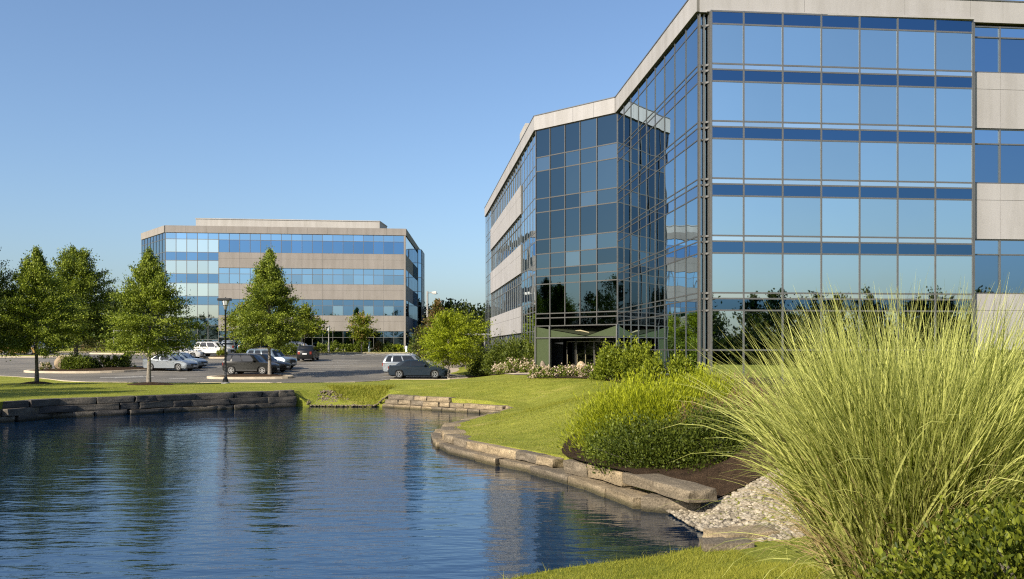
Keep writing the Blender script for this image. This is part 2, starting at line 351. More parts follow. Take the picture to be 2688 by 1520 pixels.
def sheet(name, poly, zf, mat, step, kind="structure", thick=0.):
    lp = dense(poly, step); b = np.array(lp); g = np.stack(np.meshgrid(np.arange(b[:, 0].min(), b[:, 0].max(), step), np.arange(b[:, 1].min(), b[:, 1].max(), step)), -1).reshape(-1, 2)
    g = g[pip(poly, g)] if len(g) else g
    v, t = cdt([lp], g, lambda c: pip(poly, c))
    z = zf(v[:, 0], v[:, 1]); o = np_mesh(name, np.column_stack([v, z]), t, mat); return tag(o, kind=kind) if kind else o
sheet("parking_lot", PARK, lambda x, y: parkz(y), "asphalt", 3)
sheet("sidewalk", [(WALK_L(67.2) - .02, 67.2), (WALK_R(67.2), 67.2), (WALK_R(80), 80), (WALK_R(95), 95), (WALK_R(108), 108), (WALK_L(108) - .02, 108), (WALK_L(95) - .02, 95), (WALK_L(80) - .02, 80)],
      lambda x, y: np.maximum(G(x, y) + .03, parkz(y) + .15), "paving", 1.2)
sheet("path", [(WALK_R(68.6), 68.6), (WALK_R(67.2), 67.2), (.2, 56.4), (3.2, 52.6), (3.9, 53.4), (1.2, 57.2)], lambda x, y: G(x, y) + .05, "paving", .8)
# water and the bed below it
wl = [(p[0], p[1]) for p in POND]
mb = MB(); mb.add([(x, y, 0) for x, y in wl], [tuple(range(len(wl)))][::1])
wo = mb.build("water", "water"); tag(wo, kind="structure")
bm = bmesh.new(); bm.from_mesh(wo.data); bmesh.ops.triangulate(bm, faces=bm.faces); bmesh.ops.recalc_face_normals(bm, faces=bm.faces)
if bm.faces[:] and sum(f.normal.z for f in bm.faces) < 0: bmesh.ops.reverse_faces(bm, faces=bm.faces)
bm.to_mesh(wo.data); bm.free()
mb = MB(); mb.add([(x, y, -.9) for x, y in ((-40, 4), (8, 4), (8, 50), (-40, 50))], [(0, 1, 2, 3)]); tag(mb.build("pond_bed", "pond bed"), kind="structure")

# kerbs
def offset_line(pts, d):
    o = []
    for i, p in enumerate(pts):
        a = pts[max(i - 1, 0)]; b = pts[min(i + 1, len(pts) - 1)]; t = Vector((b[0] - a[0], b[1] - a[1])).normalized(); o.append((p[0] - t.y * d, p[1] + t.x * d))
    return o
def kerb(name, pts, w, zf, h=.15):
    q = offset_line(pts, w); m = MB()
    for i in range(len(pts) - 1):
        c = [pts[i], pts[i + 1], q[i + 1], q[i]]; z = [float(zf(p[1])) for p in (pts[i], pts[i + 1], pts[i + 1], pts[i])]
        m.prism(c, [a - .15 for a in z], [a + h for a in z])
    return tag(m.build(name, "kerb"), kind="structure")
kp = [p for p in dense(PARK, 3)]
i0 = min(range(len(kp)), key=lambda i: math.dist(kp[i], (-60, 75))); i1 = min(range(len(kp)), key=lambda i: math.dist(kp[i], (WALK_L(108), 108)))
kerb("kerb", kp[i0:i1 + 1][::-1], .18, parkz, .16)
i2 = min(range(len(kp)), key=lambda i: math.dist(kp[i], (-60, 113)))
kerb("kerb", kp[i1:i2 + 1][::-1], .22, parkz, .16)
# planted islands in the car park
def island(name, lp, label, mat="mulch", bumph=.14):
    lp = smooth_loop(lp, 2); c = np.mean(lp, 0); t = thing(name, label, "planting island", (c[0], c[1], float(parkz(c[1]))), group="kerbed islands in the car park")
    inner = [(c[0] + (p[0] - c[0]) * (1 - .32 / max(.5, math.dist(p, c))), c[1] + (p[1] - c[1]) * (1 - .32 / max(.5, math.dist(p, c)))) for p in lp]
    m = MB(); nn = len(lp)
    for i in range(nn):
        j = (i + 1) % nn; cc = [lp[i], lp[j], inner[j], inner[i]]
        z = [float(parkz(p[1])) for p in cc]; m.prism(cc, [a - .05 for a in z], [a + .17 for a in z])
    m.build("kerb_ring", "kerb", t, True)
    vs = [(p[0], p[1], float(parkz(p[1])) + .15) for p in inner] + [(c[0] + (p[0] - c[0]) * .5, c[1] + (p[1] - c[1]) * .5, float(parkz(c[1] + (p[1] - c[1]) * .5)) + .15 + bumph) for p in inner] + [(c[0], c[1], float(parkz(c[1])) + .17 + bumph)]
    m = MB(); m.add(vs, [(i, (i + 1) % nn, nn + (i + 1) % nn, nn + i) for i in range(nn)] + [(nn + i, nn + (i + 1) % nn, 2 * nn) for i in range(nn)])
    m.build("bed", mat, t, True); return t
island("planting_island", [(-42.6, 76.4), (-37, 75.2), (-33.6, 76.2), (-30.8, 80), (-31.4, 81.6), (-36, 81.5), (-41, 79.5)], "kerbed mulch island with boulder and shrubs beneath a dark leafy tree")
island("planting_island", [(-24.3, 69.6), (-21, 68.9), (-17.8, 69.3), (-16.9, 70.4), (-18.4, 71.6), (-23, 71.7)], "bare kerbed mulch island in front of the charcoal crossover")
island("planting_island", [(-66, 99.5), (-56, 100.3), (-49.8, 101.2), (-49.4, 102.4), (-56, 103), (-66, 102.6)], "kerbed grass strip in front of the gold car", "lawn", .05)
island("planting_island", [(-52, 108.4), (-46, 107.4), (-42, 107.9), (-42.5, 109.3), (-50, 109.8)], "pale low kerbed island behind the dark leafy tree", "lawn", .05)
island("planting_island", [(-34.4, 98.6), (-30.4, 98.2), (-29.2, 99.2), (-30.2, 100.4), (-34, 100.6)], "small kerbed island with a round shrub beside the white crossover")
# painted bay lines
def stripe(m, a, b, w=.11):
    d = Vector((b[0] - a[0], b[1] - a[1])).normalized(); nx, ny = -d.y * w / 2, d.x * w / 2; N = max(1, int(math.dist(a, b) / 3))
    for i in range(N):
        p = [a[0] + (b[0] - a[0]) * i / N, a[1] + (b[1] - a[1]) * i / N]; q = [a[0] + (b[0] - a[0]) * (i + 1) / N, a[1] + (b[1] - a[1]) * (i + 1) / N]
        m.add([(x, y, float(parkz(y)) + .006) for x, y in ((p[0] + nx, p[1] + ny), (p[0] - nx, p[1] - ny), (q[0] - nx, q[1] - ny), (q[0] + nx, q[1] + ny))], [(0, 1, 2, 3)])
mb = MB()
for i in range(9): stripe(mb, (-15.2 - .1 * i, 72.6 + 2.75 * i), (-20.3 - .1 * i, 72.3 + 2.75 * i))
for i in range(12): stripe(mb, (WALK_L(69 + 2.8 * i) - .1, 69 + 2.8 * i), (WALK_L(69 + 2.8 * i) - 5.2, 69.2 + 2.8 * i))
for i in range(13): stripe(mb, (-22.5 + 1.15 * i * 1.0, 109.8), (-23.4 + 1.15 * i, 105.2))
for i in range(5): stripe(mb, (-27.2, 78 + 2.8 * i), (-32.6, 77.7 + 2.8 * i))
stripe(mb, (-32.4, 70.4), (-29.8, 72.2), .22); stripe(mb, (-31.2, 70.3), (-28.8, 72.0), .2); stripe(mb, (-26.6, 69.4), (-25.4, 69.9), .2)
tag(mb.build("road_markings", "road paint"), kind="structure")
# mulch beds
def bed(name, poly, dz=.03, sm=2, step=.4):
    return sheet(name, smooth_loop(poly, sm), lambda x, y: G(x, y) + dz, "mulch", step)
bed("mulch", [(2.3, 17.9), (1.5, 19.6), (1.1, 21.5), (1.6, 25), (4, 27), (7.5, 27), (8, 20), (7.6, 15.2), (5.8, 15.5), (4.6, 16.0), (3.9, 16.2), (3.3, 16.6), (2.7, 17.3)], .08, 2, .25)
bed("mulch", [(.9, 48.0), (2.5, 46.9), (4.3, 46.2), (4.9, 42), (6.6, 36), (7.6, 36.6), (6.8, 46), (5.9, 53), (3.7, 55.2), (1.6, 51.5)], .04)
bed("mulch", [(-3.0, 64), (-1.2, 59.2), (1.2, 57.8), (1.7, 58.6), (-.2, 75), (-2.2, 80), (-4.2, 84), (-4.9, 83)], .05)
bed("mulch", [(1.6, 4.6), (1.7, 6.9), (2.6, 7.3), (5.6, 7), (5.6, 3.8)], .03)
bed("mulch", [(8.6, 28), (8.2, 36.6), (22, 38.2), (22, 30)], .05)
# ------------------------------------------------------------------ the two office buildings
def ray_x(p, d, px):                           # distance along p + t d (plan) to the sight line through pixel column px
    k = (px - CX) / F; return (p[0] - k * p[1]) / (k * d[1] - d[0])
def vdir(vp, sgn=1):
    v = Vector(((vp - CX) / F, 1.0)).normalized(); return v * sgn
class Building:
    def __init__(s, root): s.root = root; s.panes = []; s.rng = random.Random(5)
    def frame(s, name, p, d, us, zs, w=.075, dep=.11, mat="mullion", hw=None, heavy=()):
        n = Vector((d.y, -d.x))                # outward: to the right of d
        m = MB(); hw = hw or w
        def bar(u0, u1, z0, z1, dp):
            c = [(p + d * u + n * o) for u, o in ((u0, -.05), (u0, dp), (u1, dp), (u1, -.05))]
            m.hexa([(q.x, q.y, z0) for q in c], [(q.x, q.y, z1) for q in c])
        for u in us: bar(u - w / 2, u + w / 2, zs[-1] - hw / 2, zs[0] + hw / 2, dep)
        for z in zs:
            for a, b in zip(us[:-1], us[1:]): bar(a + w / 2, b - w / 2, z - hw / 2, z + hw / 2, dep - .012)
        return m.build(name, mat, s.root, True)
    def grid(s, p, d, us, zs, kinds, tilt=.0016, off=0.):
        """kinds(row, col) -> (part name, material) or None"""
        n = Vector((d.y, -d.x))
        for r in range(len(zs) - 1):
            for c in range(len(us) - 1):
                k = kinds(r, c)
                if not k: continue
                t = [s.rng.gauss(0, tilt) for _ in range(2)]; u0, u1, z1, z0 = us[c], us[c + 1], zs[r], zs[r + 1]; um, zm = (u0 + u1) / 2, (z0 + z1) / 2
                def pt(u, z, b): q = p + d * u + n * (off + b + t[0] * (u - um) + t[1] * (z - zm)); return (q.x, q.y, z)
                f = [pt(u0, z0, 0), pt(u1, z0, 0), pt(u1, z1, 0), pt(u0, z1, 0)]; bk = [pt(u0, z0, -.03), pt(u1, z0, -.03), pt(u1, z1, -.03), pt(u0, z1, -.03)]
                D = [max(q[1], 1) for q in f]; sx = [q[0] / dd for q, dd in zip(f, D)]; sz = [(q[2] - CAMH) / dd for q, dd in zip(f, D)]
                area = abs(sum(sx[i] * sz[(i + 1) % 4] - sx[(i + 1) % 4] * sz[i] for i in range(4))) / 2
                vis = (min(sx) * F + CX < 2688) and (p[0] * n.x + p[1] * n.y < 0)
                s.panes.append((k[0], k[1], f, bk, area if vis else 0))
    def finish(s, cap=96):
        names = sorted({q[0] for q in s.panes}); fc = [(0, 1, 2, 3), (7, 6, 5, 4), (1, 0, 4, 5), (2, 1, 5, 6), (3, 2, 6, 7), (0, 3, 7, 4)]
        for nm in names:
            L = sorted([q for q in s.panes if q[0] == nm], key=lambda q: -q[4]); rest = {}
            for q in L[:cap]: MB().add(q[2] + q[3], fc).build(nm, q[1], s.root, True)
            ms = sorted({q[1] for q in L[cap:]})
            if ms:
                m = MB()
                for q in L[cap:]: m.add(q[2] + q[3], fc, ms.index(q[1]))
                m.build(nm, ms, s.root, True)["kind"] = "stuff"
    def panels(s, name, p, d, us, z0, z1, out, depth, mat, gap=.014, zcut=()):
        """a band of precast panels with open joints over a dark backing"""
        n = Vector((d.y, -d.x)); m = MB()
        zs = [z0] + list(zcut) + [z1]
        def bx(u0, u1, a, b, o0, o1, mi):
            c = [(p + d * u + n * o) for u, o in ((u0, o0), (u0, o1), (u1, o1), (u1, o0))]
            m.hexa([(q.x, q.y, a) for q in c], [(q.x, q.y, b) for q in c], mi)
        bx(us[0] + .01, us[-1] - .01, z0 + .01, z1 - .01, out - depth, out - .03, 1)
        for a, b in zip(us[:-1], us[1:]):
            for lo, hi in zip(zs[:-1], zs[1:]):
                bx(a + gap / 2, b - gap / 2, lo + (gap / 2 if lo != z0 else 0), hi - (gap / 2 if hi != z1 else 0), out - .03, out + s.rng.uniform(-.002, .002), 0)
        return m.build(name, [mat, "joint"], s.root, True)
def lin(a, b, n): return [a + (b - a) * i / n for i in range(n + 1)]

# ---- the near building
C0 = Vector((X(1834, 38.0), 38.0)); dL = vdir(1120); dR = Vector((dL.y, -dL.x))
t1 = ray_x(C0, dL, 1621); C1 = C0 + dL * t1
dE = Vector(((-1200 - CX) / F, 1)).normalized(); t2 = ray_x(C1, dE, 1407); C2 = C1 + dE * t2
dW = vdir(1075); tb1 = ray_x(C2, dW, 1370); tb2 = ray_x(C2, dW, 1290); t3 = ray_x(C2, dW, 1275.5); C3 = C2 + dW * t3
ZB = 1.15; ZG = CAMH + 14.24; ZT = CAMH + 15.15
nb = thing("office_building", "large near office block of mirror glass and pale concrete beside the pond", "building", (C0.x, C0.y, ZB)); NB = Building(nb)
# left face runs from C1 to C0 so that outward (right of d) faces the pond
def zrows():
    z = [14.24, 13.70]
    for k in range(6):
        t = 13.70 - 2.42 * k; z += [t - 1.68, t - 1.92, t - 2.42]
    return [CAMH + q for q in z[:-1]] 
FR = zrows(); FR = [z for z in FR if z > ZB + .5][:-1] + [ZB]
def kind_rows(big, strip, dark):
    def f(r, c):
        if r == 0: return ("spandrel_panel", dark)
        q = (r - 1) % 3
        return [("window", big), ("transom_window", strip), ("spandrel_panel", dark)][q]
    return f
usL = [0] + lin(.35, t1 - .08, 9)[0:] ; usL = lin(0, t1 - .06, 9)
NB.grid(C1, -dL, usL, FR, kind_rows("glass side", "glass side", "glass wing")); NB.frame("window_frame", C1, -dL, usL, FR, .05, .03, "mullion dark")
# front bay, standing a little proud of the corner
tf0 = .47; Cb = C0 + dR * tf0 - dL * .26; tf1 = ray_x(Cb, dR, 2553)
usF = [0, 1.40] + [1.40 + (tf1 - 1.40) * i / 6 for i in range(1, 7)]
NB.grid(Cb, dR, usF, FR, kind_rows("glass sky", "glass sky strip", "glass spandrel"), .0022)
NB.frame("window_frame", Cb, dR, usF, FR, .068, .03, "mullion")
# notched corner: three posts with a slot of dark glass between them, ties at every spandrel
m = MB()
def post(q, w, dp, mi=0):
    a = q; c = [a, a + dR * w, a + dR * w + dL * dp, a + dL * dp]; m.hexa([(v.x, v.y, ZB) for v in c], [(v.x, v.y, ZG) for v in c], mi)
post(C0 - dL * .03 + dR * .01, .07, .12); post(C0 + dR * .215 + dL * .02, .07, .12); post(Cb - dR * .05 - dL * .02, .085, .16); post(Cb - dR * .07 + dL * .2, .05, .1)
for z in FR[:-1]:
    c = [C0 + dR * .10 + dL * .02, C0 + dR * .20 + dL * .02, C0 + dR * .20 + dL * .08, C0 + dR * .10 + dL * .08]; m.hexa([(v.x, v.y, z - .03) for v in c], [(v.x, v.y, z + .03) for v in c], 1)
    c = [C0 + dR * .30 + dL * .02, C0 + dR * .40 - dL * .1, C0 + dR * .40 - dL * .04, C0 + dR * .30 + dL * .08]; m.hexa([(v.x, v.y, z - .04) for v in c], [(v.x, v.y, z + .04) for v in c], 1)
m.build("corner_post", ["mullion warm", "mullion"], nb, True)
m = MB(); c = [C0 + dR * .0 + dL * .16, C0 + dR * .5 + dL * .16, C0 + dR * .5 + dL * .2, C0 + dL * .2]; m.hexa([(v.x, v.y, ZB) for v in c], [(v.x, v.y, ZG) for v in c]); m.build("corner_glass", "glass side", nb, True)
# return of the bay on its right and the concrete wing beyond it
Cr = C0 + dR * (tf0 + tf1 + .07); usR = [0, 1.36, 2.72, 4.08, 5.44, 6.8, 8.16, 9.52, 10.88]
m = MB(); c = [Cb + dR * (tf1 + .052), Cb + dR * (tf1 + .11), Cb + dR * (tf1 + .11) + dL * .3, Cb + dR * (tf1 + .052) + dL * .3]; m.hexa([(v.x, v.y, ZB) for v in c], [(v.x, v.y, ZG - .06) for v in c]); m.build("corner_post", "mullion", nb, True)
zr = [CAMH + q for q in (14.12, 12.05, 9.63, 7.20, 4.78, 2.37, -.08)]
NB.panels("wall", Cr, dR, usR, zr[2], zr[1], .06, .3, "concrete", zcut=[zr[1] - .72]); NB.panels("wall", Cr, dR, usR, zr[4], zr[3], .06, .3, "concrete", zcut=[zr[3] - .72]); NB.panels("wall", Cr, dR, usR, zr[6], zr[5], .06, .3, "concrete", zcut=[zr[5] - .72])
for a, b, cut in ((zr[0], zr[1], .5), (zr[2], zr[3], .68), (zr[4], zr[5], .68), (zr[6], ZB, .6)):
    zs = [a - .03, a - cut, b + .03]; NB.grid(Cr, dR, usR, zs, lambda r, c: ("transom_window" if r == 0 else "window", "glass wing" if r else "glass wing light"), .0012, -.04)
    NB.frame("window_frame", Cr, dR, usR, zs, .06, .02, "mullion")
# entrance facet
E = -dE; zE = [CAMH + q for q in (14.22, 12.44, 11.53, 9.73, 8.84, 7.06, 6.12, 5.17, 4.66, 4.15, 2.24, 1.95, 1.44)]
usE = [0, 1.22, 2.46, 3.68, 5.0, t2]
erng = random.Random(3)
def ek(r, c):  # mixed pane tints stand in for patchy reflections and half-seen interiors
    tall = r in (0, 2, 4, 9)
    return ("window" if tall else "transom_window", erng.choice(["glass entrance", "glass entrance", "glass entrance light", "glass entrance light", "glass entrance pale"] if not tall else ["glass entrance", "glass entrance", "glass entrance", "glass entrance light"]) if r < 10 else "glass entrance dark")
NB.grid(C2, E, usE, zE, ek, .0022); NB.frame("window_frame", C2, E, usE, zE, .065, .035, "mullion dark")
nE = Vector((E.y, -E.x)); z2 = CAMH + .70; zE0 = zE[-1]
def qb(m, pts, th, mi=0):                     # plate: polygon in the facet plane (u, z, out) thickened outwards
    a = [C2 + E * u + nE * o for u, z, o in pts]; zs = [q[1] for q in pts]; nn = len(pts)
    vs = [(q.x, q.y, z) for q, z in zip(a, zs)] + [(q.x - nE.x * th, q.y - nE.y * th, z) for q, z in zip(a, zs)]
    m.add(vs, [tuple(range(nn)), tuple(range(2 * nn - 1, nn - 1, -1))] + [(i, nn + i, nn + (i + 1) % nn, (i + 1) % nn) for i in range(nn)], mi)
apx = usE[3] + .45
m = MB(); qb(m, [(.05, z2, 0), (1.17, z2, 0), (1.17, zE0 - .24, 0), (.05, zE0 - .06, 0)], .04); qb(m, [(1.27, z2, 0), (apx, z2 + .05, 0), (1.27, zE0 - .27, 0)], .04); qb(m, [(apx + .02, z2 + .05, 0), (t2 - .05, z2 + .02, 0), (t2 - .05, zE0 - .06, 0)], .04)
m.build("canopy_panel", "green panel", nb, True)
m = MB(); qb(m, [(.05, ZB, 0), (1.17, ZB, 0), (1.17, z2 - .06, 0), (.05, z2 - .06, 0)], .04); m.build("entrance_panel", "green panel", nb, True)
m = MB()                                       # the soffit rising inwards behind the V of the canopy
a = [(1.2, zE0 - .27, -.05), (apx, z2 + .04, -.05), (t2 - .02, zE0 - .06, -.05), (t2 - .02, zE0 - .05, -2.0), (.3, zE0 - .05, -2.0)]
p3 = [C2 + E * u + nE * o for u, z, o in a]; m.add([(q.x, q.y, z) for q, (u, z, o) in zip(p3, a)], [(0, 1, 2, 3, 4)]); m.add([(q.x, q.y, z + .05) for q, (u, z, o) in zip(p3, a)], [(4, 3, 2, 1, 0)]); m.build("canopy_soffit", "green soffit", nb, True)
m = MB(); a0 = C2 + E * (usE[2] + .2) - nE * .4; a1 = C2 + E * (usE[3] + .4) - nE * .4; m.tube([(a0.x, a0.y, z2 + .38), ((a0.x + a1.x) / 2, (a0.y + a1.y) / 2, z2 + .42), (a1.x, a1.y, z2 + .28)], [.03, .05, .025], 8); m.build("lamp", "brass", nb, True, 60)
m = MB()
def eb(u0, u1, z0, z1, o0, o1, mi=0):
    c = [C2 + E * u + nE * o for u, o in ((u0, o0), (u0, o1), (u1, o1), (u1, o0))]; m.hexa([(q.x, q.y, z0) for q in c], [(q.x, q.y, z1) for q in c], mi)
eb(0, t2, z2 - .06, z2, -.06, .1); eb(-.05, .05, ZB, zE0, -.05, .1); eb(1.17, 1.27, ZB, zE0, -.05, .09); eb(t2 - .05, t2 + .03, ZB, zE0, -.05, .1)
m.build("entrance_frame", "mullion", nb, True)
m = MB(); eb(1.27, t2 - .05, ZB, z2 - .06, -1.30, -1.24); m.build("entrance_glass", "glass dark", nb, True)
for u in (2.05, 2.86, 3.55, 4.3, 5.1):
    m = MB(); w_ = .66; eb(u - w_ / 2, u + w_ / 2, ZB + .3, z2 - .35, -1.16, -1.13); dr = m.build("door", "glass dark", nb, True)
    m = MB(); eb(u - w_ / 2 - .03, u - w_ / 2, ZB + .3, z2 - .3, -1.19, -1.10); eb(u + w_ / 2, u + w_ / 2 + .03, ZB + .3, z2 - .3, -1.19, -1.10); eb(u - w_ / 2 - .03, u + w_ / 2 + .03, z2 - .3, z2 - .24, -1.185, -1.105)
    fr = m.build("door_frame", "mullion dark", dr, False); fr.data.transform(Matrix.Translation(-nb.location))
    m = MB(); eb(u - .28, u - .26, ZB + .9, ZB + 1.5, -1.10, -1.06); h_ = m.build("handle", "brass", dr, False); h_.data.transform(Matrix.Translation(-nb.location))
# left wing
Wd = -dW; L_ = t3; u_of = lambda t: L_ - t     # measured from C3 to C2
zw = [CAMH + q for q in (14.2, 12.0, 9.9, 7.63, 5.52, 3.06, 1.12)]
ua, ub, uc, ud = 0, u_of(tb2), u_of(tb1), L_
usA, usB, usC = lin(ua, ub, 4), lin(ub, uc, 17), lin(uc, ud, 5)
for k, (a, b) in enumerate(((2, 1), (4, 3), (6, 5))): NB.panels("wall", C3, Wd, usB[::2] + [usB[-1]], zw[a], zw[b], .10, .4, "concrete", zcut=[zw[b] - .75])
for a, b, cut in ((zw[0], zw[1], .6), (zw[2], zw[3], .7), (zw[4], zw[5], .7), (zw[6], ZB + .25, .75)):
    zs = [a - .02, a - cut, b + .02]; NB.grid(C3, Wd, usB, zs, lambda r, c: ("transom_window" if r == 0 else "window", "glass side"), .003, -.05); NB.frame("window_frame", C3, Wd, usB, zs, .06, .0, "mullion")
zbay = [CAMH + q for q in (14.2, 13.5, 12.0, 11.4, 9.9, 9.2, 7.63, 7.0, 5.52, 4.9, 3.06, 2.4, 1.12, .4)] + [ZB + .25]
for us in (usA, usC):
    NB.grid(C3, Wd, us, zbay, lambda r, c: ("transom_window" if r % 2 == 0 else "window", "glass side"), .003); NB.frame("window_frame", C3, Wd, us, zbay, .055, .025, "mullion")
# parapets, roof, core
NB.panels("parapet", C3, Wd, lin(-.1, L_ + .04, 22), ZG, ZT, .14, .4, "concrete"); NB.panels("parapet", C2, E, lin(-.05, t2 - .1, 4), ZG, ZT, .14, .4, "concrete")
NB.panels("parapet", C1, -dL, lin(-.02, t1 + .12, 9), ZG, ZT + 0, .14, .4, "concrete"); NB.panels("parapet", C0, dR, [0, 4.6, 9.1, 12.1, 13.6, 15.1, 16.6, 18.1, 19.6, 21.1, 23.8], ZG - .02, ZT + .005, .14, .5, "concrete")
m = MB()                                       # metal coping
for p, d, l in ((C3, Wd, L_ + .04), (C2, E, t2 - .1), (C1, -dL, t1 + .12), (C0, dR, 23.8)):
    n_ = Vector((d.y, -d.x)); c = [p + n_ * -.3, p + n_ * .17, p + d * l + n_ * .17, p + d * l - n_ * .3]; m.hexa([(q.x, q.y, ZT + .008) for q in c], [(q.x, q.y, ZT + .06) for q in c])
m.build("coping", "mullion", nb, True)
m = MB(); c = [C0 + dR * .3 + dL * .1 - dL * .28, Cb + dR * tf1 - dL * .14, Cb + dR * tf1 + dL * .2, C0 + dR * .3 + dL * .2]; m.hexa([(v.x, v.y, ZG + .0) for v in c], [(v.x, v.y, ZG + .09) for v in c]); m.build("ledge", "concrete", nb, True)
ins = lambda p, a, b: p + a + b
core = [C0 + dR * .6 + dL * .5, C0 + dR * 23, C0 + dR * 23 + dL * 60, C3 + dR * 14, C3 + dR * .5 - dW * .5, C2 + dR * .6 + dW * .3, C2 + Vector((.55, 1.9)), C1 + dR * .5 + dL * 1.2]
m = MB(); m.prism([(q.x, q.y) for q in core], ZB - .4, ZG + .3); m.build("wall", "core", nb, True)
m = MB(); ri = [C0 + dR * .2 + dL * .3, C0 + dR * 23.5, C0 + dR * 23.5 + dL * 60.5, C3 + dR * 14.5, C3 + dR * .2 - dW * .2, C2 + dR * .25, C1 + dR * .3 + dL * .2]; m.prism([(q.x, q.y) for q in ri], ZG + .301, ZG + .5); m.build("roof", "roofing", nb, True)
ph = Vector((X(1379, 72), 72)); m = MB(); c = [ph, ph + dR * 7, ph + dR * 7 + dW * 3.7, ph + dW * 3.7]; m.prism([(q.x, q.y) for q in c], ZG + .5, CAMH + 18.1); m.build("penthouse", "roof concrete", nb, True)
NB.finish()

# ---- the far building
F0 = Vector((X(434, 121), 121)); fF = Vector((9.19, 1)).normalized(); tF = ray_x(F0, fF, 1064); F1 = F0 + fF * tF
fA = Vector(((-502 - CX) / F, 1)).normalized(); tA = ray_x(F0, fA, 372.5); FA = F0 + fA * tA
fR = Vector((-.029, 1)).normalized(); ZFB = 2.3
fb = thing("office_building", "distant four storey office block of concrete bands and blue glass across the car park", "building", (F0.x, F0.y, ZFB)); FB = Building(fb)
zf = [CAMH + q for q in (15.63, 14.79, 13.02, 11.9, 10.1, 8.83, 7.06, 5.87, 4.1, 3.13, 1.16, .04)] + [ZFB]
uL = lin(0, tF * 5 / 23, 5); uR = lin(tF * 5 / 23, tF - .2, 18)
def fk(r, c):
    return [("transom_window", "glass blue light"), ("window", "glass pale"), ("spandrel_panel", "glass blue"), ("window", "glass pale"), ("spandrel_panel", "glass blue"), ("window", "glass pale"), ("spandrel_panel", "glass blue"),
            ("window", "glass pale"), ("spandrel_panel", "glass blue"), ("window", "glass entrance"), ("spandrel_panel", "glass blue"), ("spandrel_panel", "glass blue")][r]  # darker glass in the lowest window row imitates dark reflections
FB.grid(F0, fF, uL, zf, fk, .0009); FB.frame("window_frame", F0, fF, uL, zf, .07, .05, "mullion")
frng = random.Random(11)
for k, (a, c_, b) in enumerate(((15.63, 14.75, 13.04), (10.94, 10.13, 8.8), (6.68, 5.84, 4.5), (2.34, 1.48, .04))):
    zs = [CAMH + q for q in (a, c_, b)]
    big = ["glass blue", "glass wing", "glass blue", "glass entrance dark"][k]  # bottom band: dark reflections put into the glass colour
    FB.grid(F0, fF, uR, zs, lambda r, c: ("transom_window", "glass blue light" if k < 2 else "glass blue") if r == 0 else ("window", frng.choice([big, big, big, "glass blue light" if k < 3 else "glass entrance"]) if k else "glass blue"), .0012, -.04); FB.frame("window_frame", F0, fF, uR, zs, .06, .03, "mullion")
for b, a in ((10.96, 13.02), (6.70, 8.78), (2.36, 4.48)): FB.panels("wall", F0, fF, [uR[0]] + uR[2::2], CAMH + b, CAMH + a, .10, .3, "far concrete", zcut=[CAMH + a - .8])
FB.panels("wall", F0, fF, [uR[0], uR[9], uR[-1]], ZFB, CAMH + .0, .06, .3, "far concrete")
m = MB(); c = [F0 + fF * (tF - .2), F0 + fF * (tF + .1), F1 + fF * .1 + fR * .3, F1 - fF * .2 + fR * .3]; c = [F0 + fF * (tF - .19) + Vector((.0, -.1)), F0 + fF * tF + Vector((.05, -.1)), F0 + fF * tF + fR * .3 + Vector((.05, 0)), F0 + fF * (tF - .19) + fR * .3]
m.hexa([(q.x, q.y, ZFB) for q in c], [(q.x, q.y, CAMH + 15.63) for q in c]); m.build("corner_post", "far concrete", fb, True)
# left chamfer, all glass
uA = lin(0, tA, 8); zA = zf
FB.grid(FA, -fA, uA, zA, lambda r, c: ("window" if r in (1, 3, 5, 7, 9) else "spandrel_panel", "glass side" if r in (1, 3, 5, 7, 9) else "glass wing"), .0015); FB.frame("window_frame", FA, -fA, uA, zA, .07, .05, "mullion")
# right side with bands, and the glazed stair bay
usS = lin(.3, 26, 16)
for b, a in ((10.96, 13.02), (6.70, 8.78), (2.36, 4.48)): FB.panels("wall", F1, fR, usS[::2], CAMH + b, CAMH + a, .05, .3, "far concrete")
for a, c_, b in ((15.63, 14.75, 13.04), (10.94, 10.13, 8.8), (6.68, 5.84, 4.5), (2.34, 1.48, ZFB - CAMH)):
    zs = [CAMH + q for q in (a, c_, b)]; FB.grid(F1, fR, usS, zs, lambda r, c: ("window", "glass side"), .001, .04); FB.frame("window_frame", F1, fR, usS, zs, .06, .045, "mullion")
sb = F1 + fR * 13; nR = Vector((fR.y, -fR.x)); s1 = sb + nR * .75 - fR * .0; s2 = sb + nR * 1.25 + fR * .9; s3 = s2 + fR * 6
zS = [CAMH + q for q in (15.2, 13.1, 10.9, 8.7, 6.5, 4.3, 2.1)] + [ZFB]
for a, b, nn in ((sb, s1, 1), (s1, s2, 1), (s2, s3, 4)):
    d = (b - a).normalized(); us = lin(0, (b - a).length, nn); FB.grid(a, d, us, zS, lambda r, c: ("window", "glass blue light" if r % 2 else "glass wing"), .001); FB.frame("window_frame", a, d, us, zS, .08, .04, "mullion")
m = MB(); c = [sb - nR * .1 + fR * .1, s1 + fR * .15 - nR * .05, s2 + fR * .1 - nR * .1, s3 - nR * .1, s3 - nR * 1.2]; m.prism([(q.x, q.y) for q in c], ZFB, CAMH + 15.28); m.build("stair_bay", "core", fb, True)
for p, d, us in ((FA, -fA, lin(-.05, tA - .05, 4)), (F0, fF, lin(.0, tF + .12, 12)), (F1, fR, lin(0, 26, 8))): FB.panels("parapet", p, d, us, CAMH + 15.66, CAMH + 16.6, .14, .35, "far concrete")
bk = Vector((fF.x * 0 - .1, 30)); core = [F0 + Vector((.5, .5)), F1 + Vector((-.4, .4)), F1 + fR * 26 + Vector((-.4, 0)), FA + Vector((.6, 22)), FA + Vector((.5, .3))]
